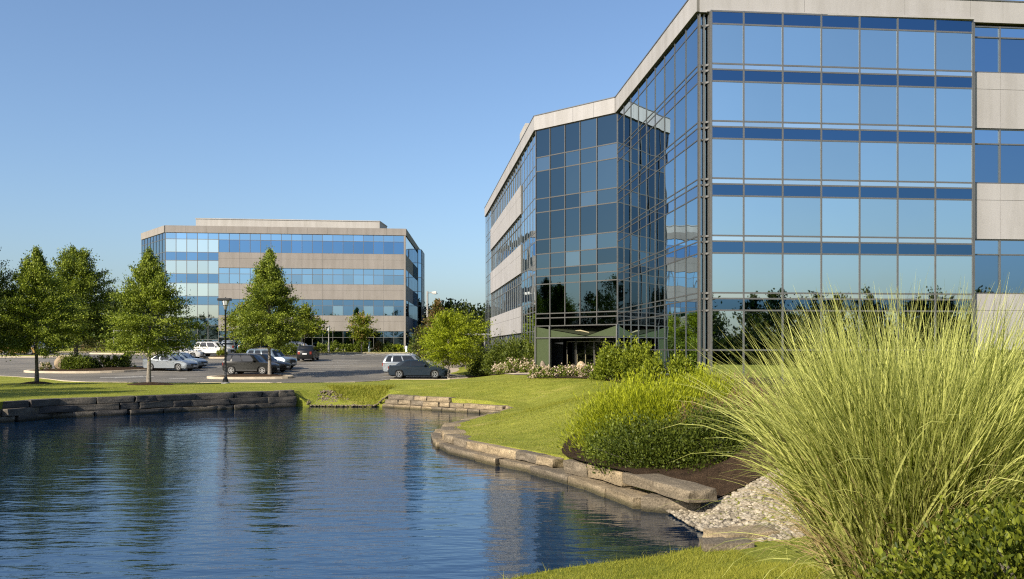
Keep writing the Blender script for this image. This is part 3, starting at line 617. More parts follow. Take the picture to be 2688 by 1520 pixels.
m = MB(); m.prism([(q.x, q.y) for q in core], ZFB - .5, CAMH + 15.9); m.build("wall", "core", fb, True); m = MB(); m.prism([(q.x, q.y) for q in core], CAMH + 15.91, CAMH + 16.1); m.build("roof", "roofing", fb, True)
pa = Vector((X(514, 127), 127)); tp = ray_x(pa, fF, 996.5); pq = pa + fF * tp
m = MB(); c = [pa, pq, pq + Vector((.3, 5.5)), pa + Vector((.3, 5.5))]; m.prism([(q.x, q.y) for q in c], CAMH + 16.05, CAMH + 18.35); c = [pa + Vector((-.06, -.08)), pq + Vector((.06, -.08)), pq + Vector((.36, 5.6)), pa + Vector((.24, 5.6))]
m.prism([(q.x, q.y) for q in c], CAMH + 18.352, CAMH + 18.46); m.build("penthouse", "roof concrete", fb, True)
FB.finish()
# ------------------------------------------------------------------ stone walls
def noise3(p, s):                              # cheap smooth pseudo noise
    x, y, z = (q * s for q in p); return (math.sin(x * 1.7 + 2.1 * math.sin(y * 1.3 + z)) + math.sin(y * 2.3 + 1.7 * math.sin(z * 1.1 + x * .7)) + math.sin(z * 2.9 + 1.3 * math.sin(x * 1.9 - y))) / 3
def stone_obj(name, size, mat, parent, loc, rz, seed, rough=.035, bev=.018, tilt=0.):
    bm = bmesh.new(); bmesh.ops.create_cube(bm, size=1.0); L, Wd, H = size
    bmesh.ops.scale(bm, vec=(L, Wd, H), verts=bm.verts)
    bmesh.ops.bevel(bm, geom=bm.edges[:], offset=min(bev, H * .22), segments=2, profile=.6, affect='EDGES')
    ed = [e for e in bm.edges if e.calc_length() > .3 * max(.5, H)]
    bmesh.ops.subdivide_edges(bm, edges=ed, cuts=5, use_grid_fill=True)
    rr = random.Random(seed); o = [rr.uniform(-50, 50) for _ in range(3)]; sk = [rr.uniform(-.07, .07) for _ in range(4)]
    for v in bm.verts:
        p = v.co; q = (p.x + o[0], p.y + o[1], p.z + o[2]); d = noise3(q, 2.2) * rough + noise3(q, 7) * rough * .5 + noise3(q, 15) * rough * .25
        k = p.normalized(); v.co = p + Vector((k.x * d + sk[0] * p.z, k.y * d + sk[1] * p.z * .8, k.z * d * .4 + sk[2] * p.x * H / max(L, .3) * .6))
    me = bpy.data.meshes.new(name); bm.to_mesh(me); bm.free(); me.materials.append(MATS[mat])
    me.polygons.foreach_set("use_smooth", [True] * len(me.polygons)); me.set_sharp_from_angle(angle=R(35)); me.update()
    ob = bpy.data.objects.new(name, me); COL.objects.link(ob); ob.parent = parent
    ob.location = Vector(loc) - (parent.location if parent else Vector()); ob.rotation_euler = (0, tilt, rz); return ob
def along(pts, s):
    for a, b in zip(pts[:-1], pts[1:]):
        l = math.dist(a, b)
        if s <= l: t = s / l; return (a[0] + (b[0] - a[0]) * t, a[1] + (b[1] - a[1]) * t)
        s -= l
    return pts[-1]
def course(parent, pts, z0, h, depth, off, lens, mat, seed, rough=.03, skip=0.):
    """one course of stones along pts; off shifts it towards the right of the walking direction"""
    rr = random.Random(seed); tot = sum(math.dist(a, b) for a, b in zip(pts[:-1], pts[1:])); s = skip
    while s < tot - .15:
        l = min(rr.uniform(*lens), tot - s)
        if tot - s - l < lens[0] * .5: l = tot - s
        a = along(pts, s); b = along(pts, s + l); t = Vector((b[0] - a[0], b[1] - a[1])); ll = t.length; t.normalize(); n_ = Vector((t.y, -t.x)); o_ = off + rr.uniform(-.05, .05)
        hh = h * rr.uniform(.93, 1.03); dd = depth * rr.uniform(.88, 1.12)
        c = Vector(((a[0] + b[0]) / 2, (a[1] + b[1]) / 2)) + n_ * (o_ - dd / 2 + depth / 2)
        stone_obj("stone", (ll - rr.uniform(.012, .04), dd, hh), mat, parent, (c.x, c.y, z0 + h / 2 + rr.uniform(-.008, .008)), math.atan2(t.y, t.x) + rr.uniform(-.02, .02), rr.random() * 1e6, rough)
        s += l
def sub(i0, i1): return [tuple(p) for p in PP[i0:i1 + 1]]
IX = {i: tuple(PP[i]) for i in range(len(PP))}
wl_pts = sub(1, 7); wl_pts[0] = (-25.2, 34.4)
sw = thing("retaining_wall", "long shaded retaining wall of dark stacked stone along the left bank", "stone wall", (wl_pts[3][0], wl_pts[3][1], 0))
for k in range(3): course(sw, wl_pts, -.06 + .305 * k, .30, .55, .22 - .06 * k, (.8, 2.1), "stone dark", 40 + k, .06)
mpts = sub(11, 15)
rw = thing("retaining_wall", "sunlit tan stone wall curving round the grassy point and along its near edge", "stone wall", (mpts[0][0], mpts[0][1], 0))
for k in range(3): course(rw, sub(11, 14) if k < 2 else [sub(11, 11)[0], sub(12, 12)[0], along(sub(12, 13), 1.45)], -.05 + .235 * k, .23, .5, .26 - .15 * k, (.65, 1.35), "stone tan", 60 + k, .05)
course(rw, sub(14, 18), -.05, .26, .5, .12, (.7, 1.3), "stone tan", 70); course(rw, sub(13, 18), .19, .22, .5, -.12, (.8, 1.5), "stone tan", 71, .025)
tipp = sub(18, 21); nearp = sub(21, 26)
course(rw, tipp + nearp[1:], -.10, .30, .62, .28, (1.0, 2.1), "stone tan", 80, .07)
course(rw, tipp + nearp[1:3] + [along(sub(23, 24), .35)], .20, .22, .62, -.02, (.9, 1.8), "stone tan", 81, .06)
# the great flat slabs at the near end
def slab(px0, py0, px1, py1, z, wd, h, seed):
    D0 = (CAMH - z) * F / (py0 - HY); D1 = (CAMH - z) * F / (py1 - HY); a = Vector((X(px0, D0), D0)); b = Vector((X(px1, D1), D1)); t = (b - a).normalized(); n_ = Vector((-t.y, t.x)); c = (a + b) / 2 + n_ * wd / 2
    stone_obj("stone", ((b - a).length - .03, wd, h), "stone tan", rw, (c.x, c.y, z - h / 2), math.atan2(t.y, t.x), seed, .06, .018)
slab(1476, 1208, 1541, 1217, .50, .6, .30, 1); slab(1541, 1217, 1632, 1240, .52, .66, .29, 2); slab(1633, 1240, 1809, 1288, .55, .62, .22, 3)
stone_obj("stone", (1.1, .6, .30), "stone tan", rw, (3.05, 16.75, .13), R(-28), 5, .03)
# flat stones half buried beside the pebbles
for k, (x, y, z, s, rz) in enumerate(((3.55, 13.75, .16, (1.0, .55, .2), .35), (3.15, 13.2, .12, (.75, .5, .22), .1))):
    o = stone_obj("stone", s, "stone tan", None, (x, y, z), rz, 90 + k, .05); o.location = (x, y, z); tag(o, ["flat grey stone bedded in the pebbles beyond the mown edge", "dark low stone between the mown edge and the water"][k], "stone")
# boulders
def boulder(name, loc, size, label, seed, rz=0, mat="boulder", cone=0.):
    bm = bmesh.new(); bmesh.ops.create_icosphere(bm, subdivisions=4, radius=1); rr = random.Random(seed); o = rr.uniform(-40, 40)
    for v in bm.verts:
        p = v.co; q = (p.x + o, p.y - o, p.z); m_ = max(abs(p.x), abs(p.y), abs(p.z)); p = p / (m_ ** (.55 if not cone else .1)); d = 1 + .1 * noise3(q, 1.6) + .035 * noise3(q, 6)
        v.co = Vector((p.x * size[0] * d * (1 - cone * p.z), p.y * size[1] * d * (1 - cone * p.z), p.z * size[2] * d))
    me = bpy.data.meshes.new(name); bm.to_mesh(me); bm.free(); me.materials.append(MATS[mat]); me.polygons.foreach_set("use_smooth", [True] * len(me.polygons)); me.set_sharp_from_angle(angle=R(40))
    o = link(bpy.data.objects.new(name, me)); o.location = loc; o.rotation_euler = (0, 0, rz); return tag(o, label, "boulder")
boulder("boulder", (X(155, 77.5), 77.8, float(parkz(77.8)) + .72), (.50, .45, .66), "big tan boulder standing on the mulch island by the shrubs", 4, .3, cone=.14)
boulder("boulder", (X(1425, 49.6), 49.6, g1(X(1425, 49.6), 49.6) + .42), (.2, .2, .5), "tall egg shaped stone in front of the green entrance panel", 8, cone=.2)
boulder("boulder", (X(1524, 49.6), 49.6, g1(X(1524, 49.6), 49.6) + .36), (.3, .26, .5), "wide round stone in the blossom bed in front of the dark doors", 9, cone=.2)
# pebbles
prng = np.random.default_rng(5)
def pebbles(poly, n, s0, s1, name, label=None, dz=.0, mat="pebble"):
    b = np.array(poly); p = np.column_stack([prng.uniform(b[:, 0].min(), b[:, 0].max(), n), prng.uniform(b[:, 1].min(), b[:, 1].max(), n)]); p = p[pip(poly, p)]; n = len(p)
    bm = bmesh.new(); bmesh.ops.create_icosphere(bm, subdivisions=1, radius=1); iv = np.array([v.co for v in bm.verts]); it = np.array([[v.index for v in f.verts] for f in bm.faces]); bm.free()
    s = prng.uniform(s0, s1, (n, 1, 1)) * prng.uniform([.8, .8, .5], [1.35, 1.1, .85], (n, 1, 3)); v = iv[None] * (1 + prng.normal(0, .16, (n, len(iv), 1))) * s
    a = prng.uniform(0, 6.28, n); ca, sa = np.cos(a)[:, None], np.sin(a)[:, None]; v = np.stack([v[..., 0] * ca - v[..., 1] * sa, v[..., 0] * sa + v[..., 1] * ca, v[..., 2]], -1)
    z = G(p[:, 0], p[:, 1]); v += np.column_stack([p, z + dz + s[:, 0, 2] * .5])[:, None]
    t = (it[None] + (np.arange(n) * len(iv))[:, None, None]).reshape(-1, 3); o = np_mesh(name, v.reshape(-1, 3), t, mat, tint=np.repeat(np.clip(prng.normal(.55, .25, n), 0, 1), len(it))); tag(o, label, kind="stuff"); return o
pebbles([(2.75, 17.1), (3.0, 15.7), (3.1, 15.0), (3.35, 14.1), (3.2, 13.7), (4.2, 13.2), (5.2, 13.2), (5.6, 15.2), (4.7, 16.2), (3.7, 16.35)], 8000, .022, .055, "pebbles", "pale river pebbles sloping into the pond")
bk = [wpt(806, 1067, 0, 0)[:2], wpt(1022, 1068, 0, 0)[:2]]
pebbles([(bk[0][0], bk[0][1] - .2), (bk[1][0], bk[1][1] - .2), (bk[1][0] - .3, bk[1][1] + .5), (bk[0][0] + 2.6, bk[0][1] + .4), (bk[0][0] + .9, bk[0][1] + 1.9), (bk[0][0] - .1, bk[0][1] + 1.9)], 1500, .03, .075, "pebbles", "tan gravel on the grassy bank at the far shore", -.01, "gravel")

# ------------------------------------------------------------------ foliage
frg = np.random.default_rng(21)
def leaves(C, S, out, N, ln, wd, up=.35, rnd=1.0, fold=.25, droop=0.):
    """N leaves at positions C (n,3): rhombic quads; out = outward unit vectors. returns V,F"""
    n = len(C); d = out * .9 + frg.normal(0, rnd * .6, (n, 3)); d[:, 2] += up - droop; d /= np.linalg.norm(d, axis=1, keepdims=True) + 1e-9
    nr = frg.normal(0, 1, (n, 3)) * rnd + out * .5 + np.array([0, 0, .7]); s = np.cross(d, nr); s /= np.linalg.norm(s, axis=1, keepdims=True) + 1e-9; u = np.cross(s, d)
    l = (ln * frg.uniform(.65, 1.3, n))[:, None]; w = l * (wd / ln)
    a = C - d * l * .5; b = C + s * w * .5 + u * w * fold - d * l * .05; c = C + d * l * .5; e = C - s * w * .5 + u * w * fold - d * l * .05
    if HEX[0]:
        q = [a, C + s * w * .5 - d * l * .2 + u * w * fold, C + s * w * .42 + d * l * .18 + u * w * fold, c, C - s * w * .42 + d * l * .18 + u * w * fold, C - s * w * .5 - d * l * .2 + u * w * fold]
        V = np.stack(q, 1).reshape(-1, 3); i = np.arange(n)[:, None] * 6; return V, np.stack([i + np.array([[0, 1, 2, 3]]), i + np.array([[0, 3, 4, 5]])], 1).reshape(-1, 4)
    V = np.stack([a, b, c, e], 1).reshape(-1, 3); return V, np.arange(4 * n).reshape(n, 4)
HEX = [False]
def env(kind):
    return {"pear": ([0, .08, .2, .38, .58, .76, .9, 1.0], [.62, .92, 1.0, .84, .58, .34, .17, .05]), "round": ([0, .1, .3, .55, .8, .92, 1.0], [.45, .8, 1.0, .96, .66, .38, .08]),
            "cone": ([0, .08, .2, .4, .6, .8, 1.0], [.70, .96, 1.0, .80, .54, .29, .05]), "broad": ([0, .12, .32, .55, .75, .9, 1.0], [.62, .94, 1.0, .82, .54, .30, .08])}[kind]
def crown(kind, H, Rm, ncl, lpc, ln, wd, clr, seed, tilt=0., tint0=.45, tv=.2, topt=0., gaps=.25, droop=0., flat=.55):
    """returns V, F, tint, cluster centres; z from 0 (bottom of crown) to H"""
    global frg
    frg = np.random.default_rng(seed); hs, rs = env(kind)
    t = frg.beta(1.05, 1.35, ncl * 2); th = frg.uniform(0, 2 * np.pi, ncl * 2); ph = frg.uniform(0, 6.28, 6)
    lump = 1 + .17 * np.sin(2 * th + ph[0] + 3 * t) + .14 * np.sin(3 * th + ph[1] - 7 * t) + .12 * np.sin(5 * th + ph[2] + 13 * t)
    gapm = np.sin(3 * th + ph[3] + 9 * t) + np.sin(4 * th - ph[4] + 17 * t) + .6 * np.sin(23 * t + ph[5])
    keep = gapm > np.quantile(gapm, gaps * .8); t, th, lump = t[keep][:ncl], th[keep][:ncl], lump[keep][:ncl]; n = len(t)
    Rr = np.interp(t, hs, rs) * Rm * lump; rr = Rr * (.22 + .78 * np.sqrt(frg.uniform(0, 1, n)))
    cc = np.column_stack([rr * np.cos(th), rr * np.sin(th), t * H + .06 * rr + frg.normal(0, .03 * H, n) * (t < .9)])
    ax = cc.copy(); ax[:, 2] = (t - .25) * H * .35; ax += 1e-6; ax /= np.linalg.norm(ax, axis=1, keepdims=True)
    m = lpc; tight = np.clip(.45 + .75 * np.interp(t, hs, rs), .4, 1.1)
    g = frg.normal(0, 1, (n, m, 3)) * np.array([1, 1, flat]) * .72; al = frg.normal(0, 1.0, (n, m, 1)) * ax[:, None]
    P = cc[:, None] + (g * clr * .62 + al * clr) * tight[:, None, None]
    o = P - np.array([0, 0, H * .3]); o /= np.linalg.norm(o, axis=2, keepdims=True) + 1e-9
    V, Fq = leaves(P.reshape(-1, 3), None, o.reshape(-1, 3), n * m, ln, wd, .25, 1.0, .25, droop)
    ti = tint0 + frg.normal(0, tv * .8, (n, 1)) + frg.normal(0, tv, (n, m)) + topt * t[:, None]
    return V, Fq, ti.ravel(), cc
def trunk(mb, h, r0, hc, H, cc, seed, nl=18, lean=.0):
    rr = random.Random(seed); top = hc + H * .86; pts = []; rs = []
    for i in range(8):
        q = i / 7; pts.append((lean * q + .05 * math.sin(q * 5 + seed), .05 * math.sin(q * 4 + seed * 2), -.12 + (top + .12) * q)); rs.append(r0 * ((1.25 if i == 0 else 1) - .86 * q))
    mb.tube(pts, rs, 9)
    for c in rr.sample(list(range(len(cc))), min(nl, len(cc))):
        e = Vector(cc[c]) + Vector((0, 0, hc)); zb = max(hc * .82, e.z - math.hypot(e.x, e.y) * rr.uniform(.55, 1.0)); zb = min(zb, top * .96); q = zb / top; b = Vector((lean * q, 0, zb)); mid = (b + e) / 2 + Vector((0, 0, .12 * (e - b).length))
        r = max(.012, r0 * .42 * (1 - q * .75)); mb.tube([b, mid, e], [r, r * .65, r * .25], 5)
PROTO = {}
def tree(label, loc, Ht, hc, Rm, kind, leafm, seed, cat="tree", group=None, ncl=230, lpc=44, ln=.17, wd=.10, clr=.42, r0=.13, bark="bark", name="tree", lean=0., rz=0., **kw):
    t = thing(name, label, cat, loc, rz, group); H = Ht - hc
    V, Fq, ti, cc = crown(kind, H, Rm, ncl, lpc, ln, wd, clr, seed, **kw); V = V + np.array([0, 0, hc])
    np_mesh("crown", V, Fq, leafm, t, ti); m = MB(); trunk(m, Ht, r0, hc, H, cc, seed, lean=lean); m.build("trunk", bark, t, smooth=50); return t
def at(px, D, z=None):
    x = X(px, D); return (x, D, g1(x, D) if z is None else z)
def mulch_ring(label, loc, r):
    m = MB(); m.lathe([(r, -.06), (r * .8, .03), (r * .4, .10), (0.01, .14)], 24); o = m.build("mulch_ring", "mulch", smooth=60); o.location = loc; tag(o, label, "mulch ring", "mulch rings under lawn trees"); return o
TG = "trees along the pond and in the car park islands"
p = at(94, 55.6); tree("yellow green tree on the pond lawn at the far left, second trunk in", p, 8.2, 2.0, 2.3, "pear", "leaf pear", 1, group=TG, ln=.115, wd=.068, ncl=420, lpc=110, clr=.34, tint0=.62, tv=.26, gaps=.35, name="shade_tree", r0=.12); mulch_ring("small mulch ring under the leftmost lawn tree", (p[0], p[1], p[2]), 1.05)
p = at(-52, 54.0); tree("tall dark tree cut off by the left edge of the lawn", p, 9.2, 2.2, 2.4, "pear", "leaf dark", 2, group=TG, ln=.12, wd=.07, ncl=360, lpc=90, name="shade_tree")
tree("dark dense tree rising from the shrub island behind the boulder", (X(200, 78.3), 78.3, float(parkz(78)) + .2), 10.4, 2.5, 2.8, "broad", "leaf pear", 3, group=TG, ncl=520, lpc=110, clr=.42, r0=.2, tint0=.46, tv=.26, ln=.15, wd=.09, name="shade_tree")
p = at(393, 54.0); tree("pyramidal green tree alone on the lawn, nearest the sedan", p, 7.95, 1.9, 2.25, "cone", "leaf pear", 5, group=TG, ncl=430, lpc=110, clr=.33, ln=.115, wd=.068, tint0=.56, tv=.26, bark="bark pale", gaps=.32, name="shade_tree", r0=.13); mulch_ring("wide mulch ring under the pyramidal lawn tree", (p[0], p[1], p[2]), 1.5)
tree("tall pointed green tree growing from the bare island by the charcoal crossover", (X(707, 70.4), 70.4, float(parkz(70.4)) + .24), 9.55, 2.35, 2.55, "cone", "leaf pear", 8, group=TG, ncl=480, lpc=110, clr=.38, tint0=.52, tv=.26, bark="bark pale", name="shade_tree", r0=.14, ln=.135, wd=.08)
p = at(652, 105.5); tree("light green tree half hidden behind the tall pointed tree, on its lamp post side", p, 6.2, 1.9, 2.6, "broad", "leaf maple", 9, group=TG, ncl=150, lpc=40, ln=.24, wd=.15, clr=.5, tint0=.45, name="shade_tree", r0=.1)
p = at(800, 105.5); tree("light green tree behind the tall pointed tree, beside the dark hatchback", p, 5.6, 1.9, 2.25, "cone", "leaf maple", 10, group=TG, ncl=150, lpc=40, ln=.24, wd=.15, clr=.5, tint0=.38, name="shade_tree", r0=.1)
p = at(950, 110.6); tree("small yellow green tree with a blushing side before the far office block", p, 4.8, 1.4, 1.15, "round", "leaf maple", 11, group=TG, ncl=110, lpc=44, ln=.22, wd=.14, clr=.36, tint0=.58, tv=.26, name="young_tree", r0=.07, gaps=.1)
p = at(1177, 68.4); tree("bright lime tree in front of the parked navy sedan", p, 4.9, 1.15, 2.1, "broad", "leaf lime", 13, group=TG, ncl=230, lpc=90, ln=.13, wd=.065, clr=.34, tint0=.5, name="young_tree", r0=.075, bark="bark pale", gaps=.4, rz=.6)
p = at(1160, 80); tree("slim lime tree behind the bright lime tree, mostly hidden", p, 4.6, 1.3, 1.6, "round", "leaf lime", 14, group=TG, ncl=90, lpc=44, ln=.2, wd=.1, clr=.38, tint0=.4, name="young_tree", r0=.07, bark="bark pale")
p = at(1222, 78); tree("airy lime tree with bare upper twigs beside the mirrored wing", p, 5.0, 1.6, 1.9, "round", "leaf lime", 15, group=TG, ncl=80, lpc=36, ln=.2, wd=.1, clr=.4, tint0=.32, name="young_tree", r0=.07, gaps=.4)
p = at(1148, 95); tree("dark conical tree with rusty top by the car park light", p, 6.0, .5, 2.0, "cone", "leaf rust", 16, group=TG, ncl=190, lpc=40, ln=.24, wd=.15, clr=.42, tint0=.25, topt=.6, name="conical_tree", r0=.1)
for k, (x, y, Ht, Rm) in enumerate(((-33, 38.5, 9.5, 2.8), (-28.2, 37.2, 7.5, 2.2), (-37.5, 45.5, 10, 3))):  # unseen trees, added to throw shade on the left bank lawn
    tree(["tall unseen tree added beyond the left edge to shade the bank", "smaller unseen tree added beyond the left edge, shading the lawn by the wall", "broad unseen tree added far beyond the left edge as a shade caster"][k], (x, y, g1(x, y)), Ht, 2.2, Rm, "broad", "leaf pear", 50 + k, group=TG, ncl=240, lpc=50, clr=.45, name="shade_tree")
# background woods: separate trees where one can tell them apart
BG = "trees closing the view behind the car park"
for k, (px, D, Ht, Rm, lab) in enumerate(((-30, 150, 11, 5, "dark tree far behind the car park at the left edge"), (40, 160, 9.5, 4.5, "rounded far tree behind the gold car"), (110, 158, 8.5, 4.5, "far tree seen under the leftmost crowns"),
        (170, 165, 9, 4.5, "far tree behind the dark leafy tree"), (235, 150, 7, 4, "low far tree at the end of the car park road"), (290, 142, 8.5, 4.2, "far tree behind the grey gate post"), (345, 150, 9.5, 4.6, "far tree behind the pyramidal lawn tree"),
        (1216, 128, 6.2, 4.2, "dark far tree above the little grey shelter"), (1262, 136, 7.0, 5, "dark far tree touching the mirrored wing"), (1180, 140, 6.8, 4.2, "low dark far tree behind the lime trees"), (1128, 150, 6.4, 4, "low far tree beside the far office block"))):
    p = at(px, D); tree(lab, p, Ht, .3, Rm, "broad", "leaf woods", 30 + k, group=BG, ncl=130, lpc=38, ln=.42, wd=.28, clr=.95, tint0=.4, name="background_tree", r0=.25, gaps=.12)

# woodland behind the photographer that the mirror glass shows: one mass
def mass(name, spots, leafm, seed, label):
    VV, FF, TT = [], [], []; k = 0
    for i, (x, y, Ht, Rm, kd) in enumerate(spots):
        V, Fq, ti, cc = crown(kd, Ht, Rm, 120, 34, .34, .22, .62, seed + i, gaps=.2); V = V + np.array([x, y, g1(x, y)]); VV.append(V); FF.append(Fq + k); TT.append(ti); k += len(V)
    tag(np_mesh(name, np.concatenate(VV), np.concatenate(FF), leafm, tint=np.concatenate(TT)), label, kind="stuff")
wsp = random.Random(6)
sp = [(29 + 3.6 * i + wsp.uniform(-1, 1), -16 + wsp.uniform(-3, 3), 6.6 + wsp.uniform(-.8, 1.6), 2.5, "broad") for i in range(13)] + [(24 + 3.0 * i, -11 + wsp.uniform(-1, 1), 2.4 + wsp.uniform(0, .7), 2.2, "round") for i in range(15)]
sp += [(-90 + 9 * i + wsp.uniform(-2, 2), -52 + wsp.uniform(-5, 5), 11 + wsp.uniform(-2, 3), 5.5, "broad") for i in range(12)]
sp += [(-64 - wsp.uniform(0, 6), 36 + 7 * i, 9 + wsp.uniform(-2, 4), 4, "broad") for i in range(8)]
mass("woodland", sp, "leaf woods", 70, "woods across the lawn behind the viewpoint, mirrored in the glass")

# ------------------------------------------------------------------ shrubs
def shrub_np(rx, ry, h, n, ln, wd, seed, lump=.22, up=.5, rnd=1., tint0=.45, tv=.2, core=.55, clus=26, fold=.25, topt=0.):
    global frg
    frg = np.random.default_rng(seed); nc = max(8, n // clus)
    th = frg.uniform(0, 6.283, nc); ct = frg.uniform(0, 1, nc) ** .8; ph = frg.uniform(0, 6.28, 4)
    lm = 1 + lump * (np.sin(3 * th + ph[0] + 2 * ct) * .6 + np.sin(5 * th + ph[1] + 6 * ct) * .5 + np.sin(8 * th + ph[2] - 5 * ct) * .4)
    rr = (core + (1 - core) * frg.uniform(0, 1, nc) ** .5) * lm; st = np.sqrt(1 - ct ** 2 * .96)
    c = np.column_stack([rx * rr * np.cos(th) * st, ry * rr * np.sin(th) * st, h * np.maximum(.03, ct * rr)])
    s = np.array([rx, ry, h]) * .13; P = c[:, None] + frg.normal(0, 1, (nc, clus, 3)) * s; P[..., 2] = np.abs(P[..., 2]) + .01
    o = P / np.array([rx, ry, h]); o /= np.linalg.norm(o, axis=2, keepdims=True) + 1e-9
    V, Fq = leaves(P.reshape(-1, 3), None, o.reshape(-1, 3), nc * clus, ln, wd, up, rnd, fold)
    ti = tint0 + frg.normal(0, tv * .6, (nc, 1)) + frg.normal(0, tv, (nc, clus)) + topt * (P[..., 2] / h - .5); return V, Fq, ti.ravel(), c
def shrub(name, label, loc, rx, ry, h, n, ln, wd, mat, seed, cat="shrub", group=None, bloom=0, rz=0., stems=14, bsize=.07, **kw):
    t = thing(name, label, cat, loc, rz, group); V, Fq, ti, c = shrub_np(rx, ry, h, n, ln, wd, seed, **kw); np_mesh("foliage", V, Fq, mat, t, np.repeat(ti, 2) if HEX[0] else ti)
    rr = random.Random(seed); m = MB()
    for i in rr.sample(range(len(c)), min(stems, len(c))):
        e = Vector(c[i]); b = Vector((e.x * .18, e.y * .18, -.05)); m.tube([b, (b + e) / 2 + Vector((0, 0, .1 * e.z)), e], [.018 * max(1, h), .012 * max(1, h), .005], 5)
    m.build("stems", "bark", t, smooth=60)
    if bloom:
        V, Fq, ti, c = shrub_np(rx * 1.03, ry * 1.03, h * 1.06, bloom, bsize, bsize * .8, seed + 1, core=.92, up=.8, clus=7, tint0=.6); np_mesh("blossom", V, Fq, "petals", t, ti)
    return t
SG = "low shrubs along the far office block"
srng = random.Random(9)
# island shrubs by the boulder
zi = lambda y: float(parkz(y)) + .22
shrub("shrub", "broad glossy green shrub beside the tan boulder", (X(200, 77.6), 77.6, zi(77.6)), 1.35, .9, 1.15, 3000, .17, .09, "leaf hedge", 101, tint0=.45)
shrub("shrub", "very dark low shrub between the glossy shrub and the blushing ones", (X(238, 78.6), 78.6, zi(78.6)), .8, .8, 1.0, 1500, .16, .09, "leaf dark", 102, tint0=.2)
shrub("shrub", "dark round shrub with pinkish top on the boulder island", (X(272, 79.2), 79.2, zi(79.2)), .55, .55, 1.0, 1200, .15, .09, "leaf hedge", 103, bloom=70, tint0=.3)
shrub("shrub", "squat shrub topped with faded pink blossom on the boulder island", (X(304, 79.6), 79.6, zi(79.6)), .55, .55, .95, 1200, .15, .09, "leaf hedge", 104, bloom=130, tint0=.4)
shrub("shrub", "yellow green shrub at the sedan end of the boulder island", (X(333, 80.2), 80.2, zi(80.2)), .6, .55, 1.05, 1300, .15, .09, "leaf hedge", 105, bloom=60, tint0=.6)
shrub("flowering_shrub", "small mound of cream blossom left of the tan boulder", (X(119, 77.2), 77.2, zi(77.2)), .5, .45, .5, 700, .12, .07, "leaf hedge", 106, bloom=420, cat="flowers")
shrub("shrub", "ball shaped yellow green shrub in front of the white crossover", (X(583, 99.6), 99.6, float(parkz(99.6)) + .2), .55, .5, .85, 900, .16, .09, "leaf maple", 107, tint0=.6)
for k, (px, D, rx, h, mat, b, lab) in enumerate(((845, 113, .9, 1.0, "leaf hedge", 0, "rounded shrub below the small lamp post by the far block"), (876, 113, 1.05, 1.1, "leaf hedge", 0, "broad shrub just right of the small lamp post"), (908, 113, 1.0, 1.0, "leaf hedge", 0, "shrub midway between the small lamp post and the young tree"),
        (935, 113, .75, 1.15, "leaf hedge", 0, "shrub touching the young tree from the lamp side"), (962, 113, .75, 1.1, "leaf hedge", 0, "shrub behind the pedestrian"), (993, 112.4, .72, 1.15, "leaf rust", 0, "rusty brown shrub between green ones at the far block"), (1015, 112.2, .8, 1.05, "leaf hedge", 0, "shrub between the rusty one and the corner of the far block"),
        (1046, 112.6, .65, .9, "leaf lime", 0, "small lime shrub next to the white marker post"), (1083, 113, .9, .7, "leaf hedge", 0, "low shrub right of the white marker post"))):
    shrub("shrub", lab, at(px, D), rx, .8, h, 900, .2, .12, mat, 120 + k, group=SG, bloom=b, tint0=.55 if mat != "leaf rust" else .75, stems=6)
for k, (px, D, rx, h, mat, b, lab) in enumerate(((640, 104, .8, 1.0, "leaf hedge", 160, "blossoming shrub behind the rear of the charcoal crossover"), (760, 103.5, 1.5, 1.3, "leaf hedge", 0, "trimmed hedge mound behind the blue grey off roader"), (722, 104, .9, .9, "leaf hedge", 120, "shrub with pale blossom behind the black estate car"),
        (470, 104.6, 1.4, 1.0, "leaf hedge", 60, "shrub left of the white crossover, under the lawn tree"), (255, 113, 2.6, 1.5, "leaf rust", 120, "brushy hedge at the end of the car park road"), (1098, 101, 1.15, 2.4, "leaf dark", 0, "dark upright shrub at the corner of the far office block"), (1128, 96, 1.3, 1.7, "leaf rust", 0, "rusty shrub below the dark conical tree"))):
    shrub("shrub", lab, at(px, D), rx, 1.0, h, 1500, .2, .12, mat, 140 + k, bloom=b, tint0=.5, stems=6)
# clipped hedge by the shelter
t = thing("hedge", "clipped green hedge in front of the little grey shelter", "hedge", at(1234, 93)); h_ = np.random.default_rng(3); n = 3200
P = h_.uniform([-1.35, -.8, 0], [1.1, .8, 2.0], (n, 3)); ax_ = h_.integers(0, 3, n); sd = h_.integers(0, 2, n)
for a_, (lo, hi) in enumerate(((-1.35, 1.1), (-.8, .8), (0.6, 2.0))): m_ = ax_ == a_; P[m_, a_] = np.where(sd[m_] == 0, lo, hi)
P += h_.normal(0, .05, P.shape); frg = h_; V, Fq = leaves(P, None, P / 1.5, n, .17, .11, .4, 1.2); np_mesh("foliage", V, Fq, "leaf hedge", t, h_.normal(.4, .2, n)); m = MB(); m.box((-.12, 0, .95), (2.2, 1.4, 1.85)); m.build("branches", "pond bed", t)
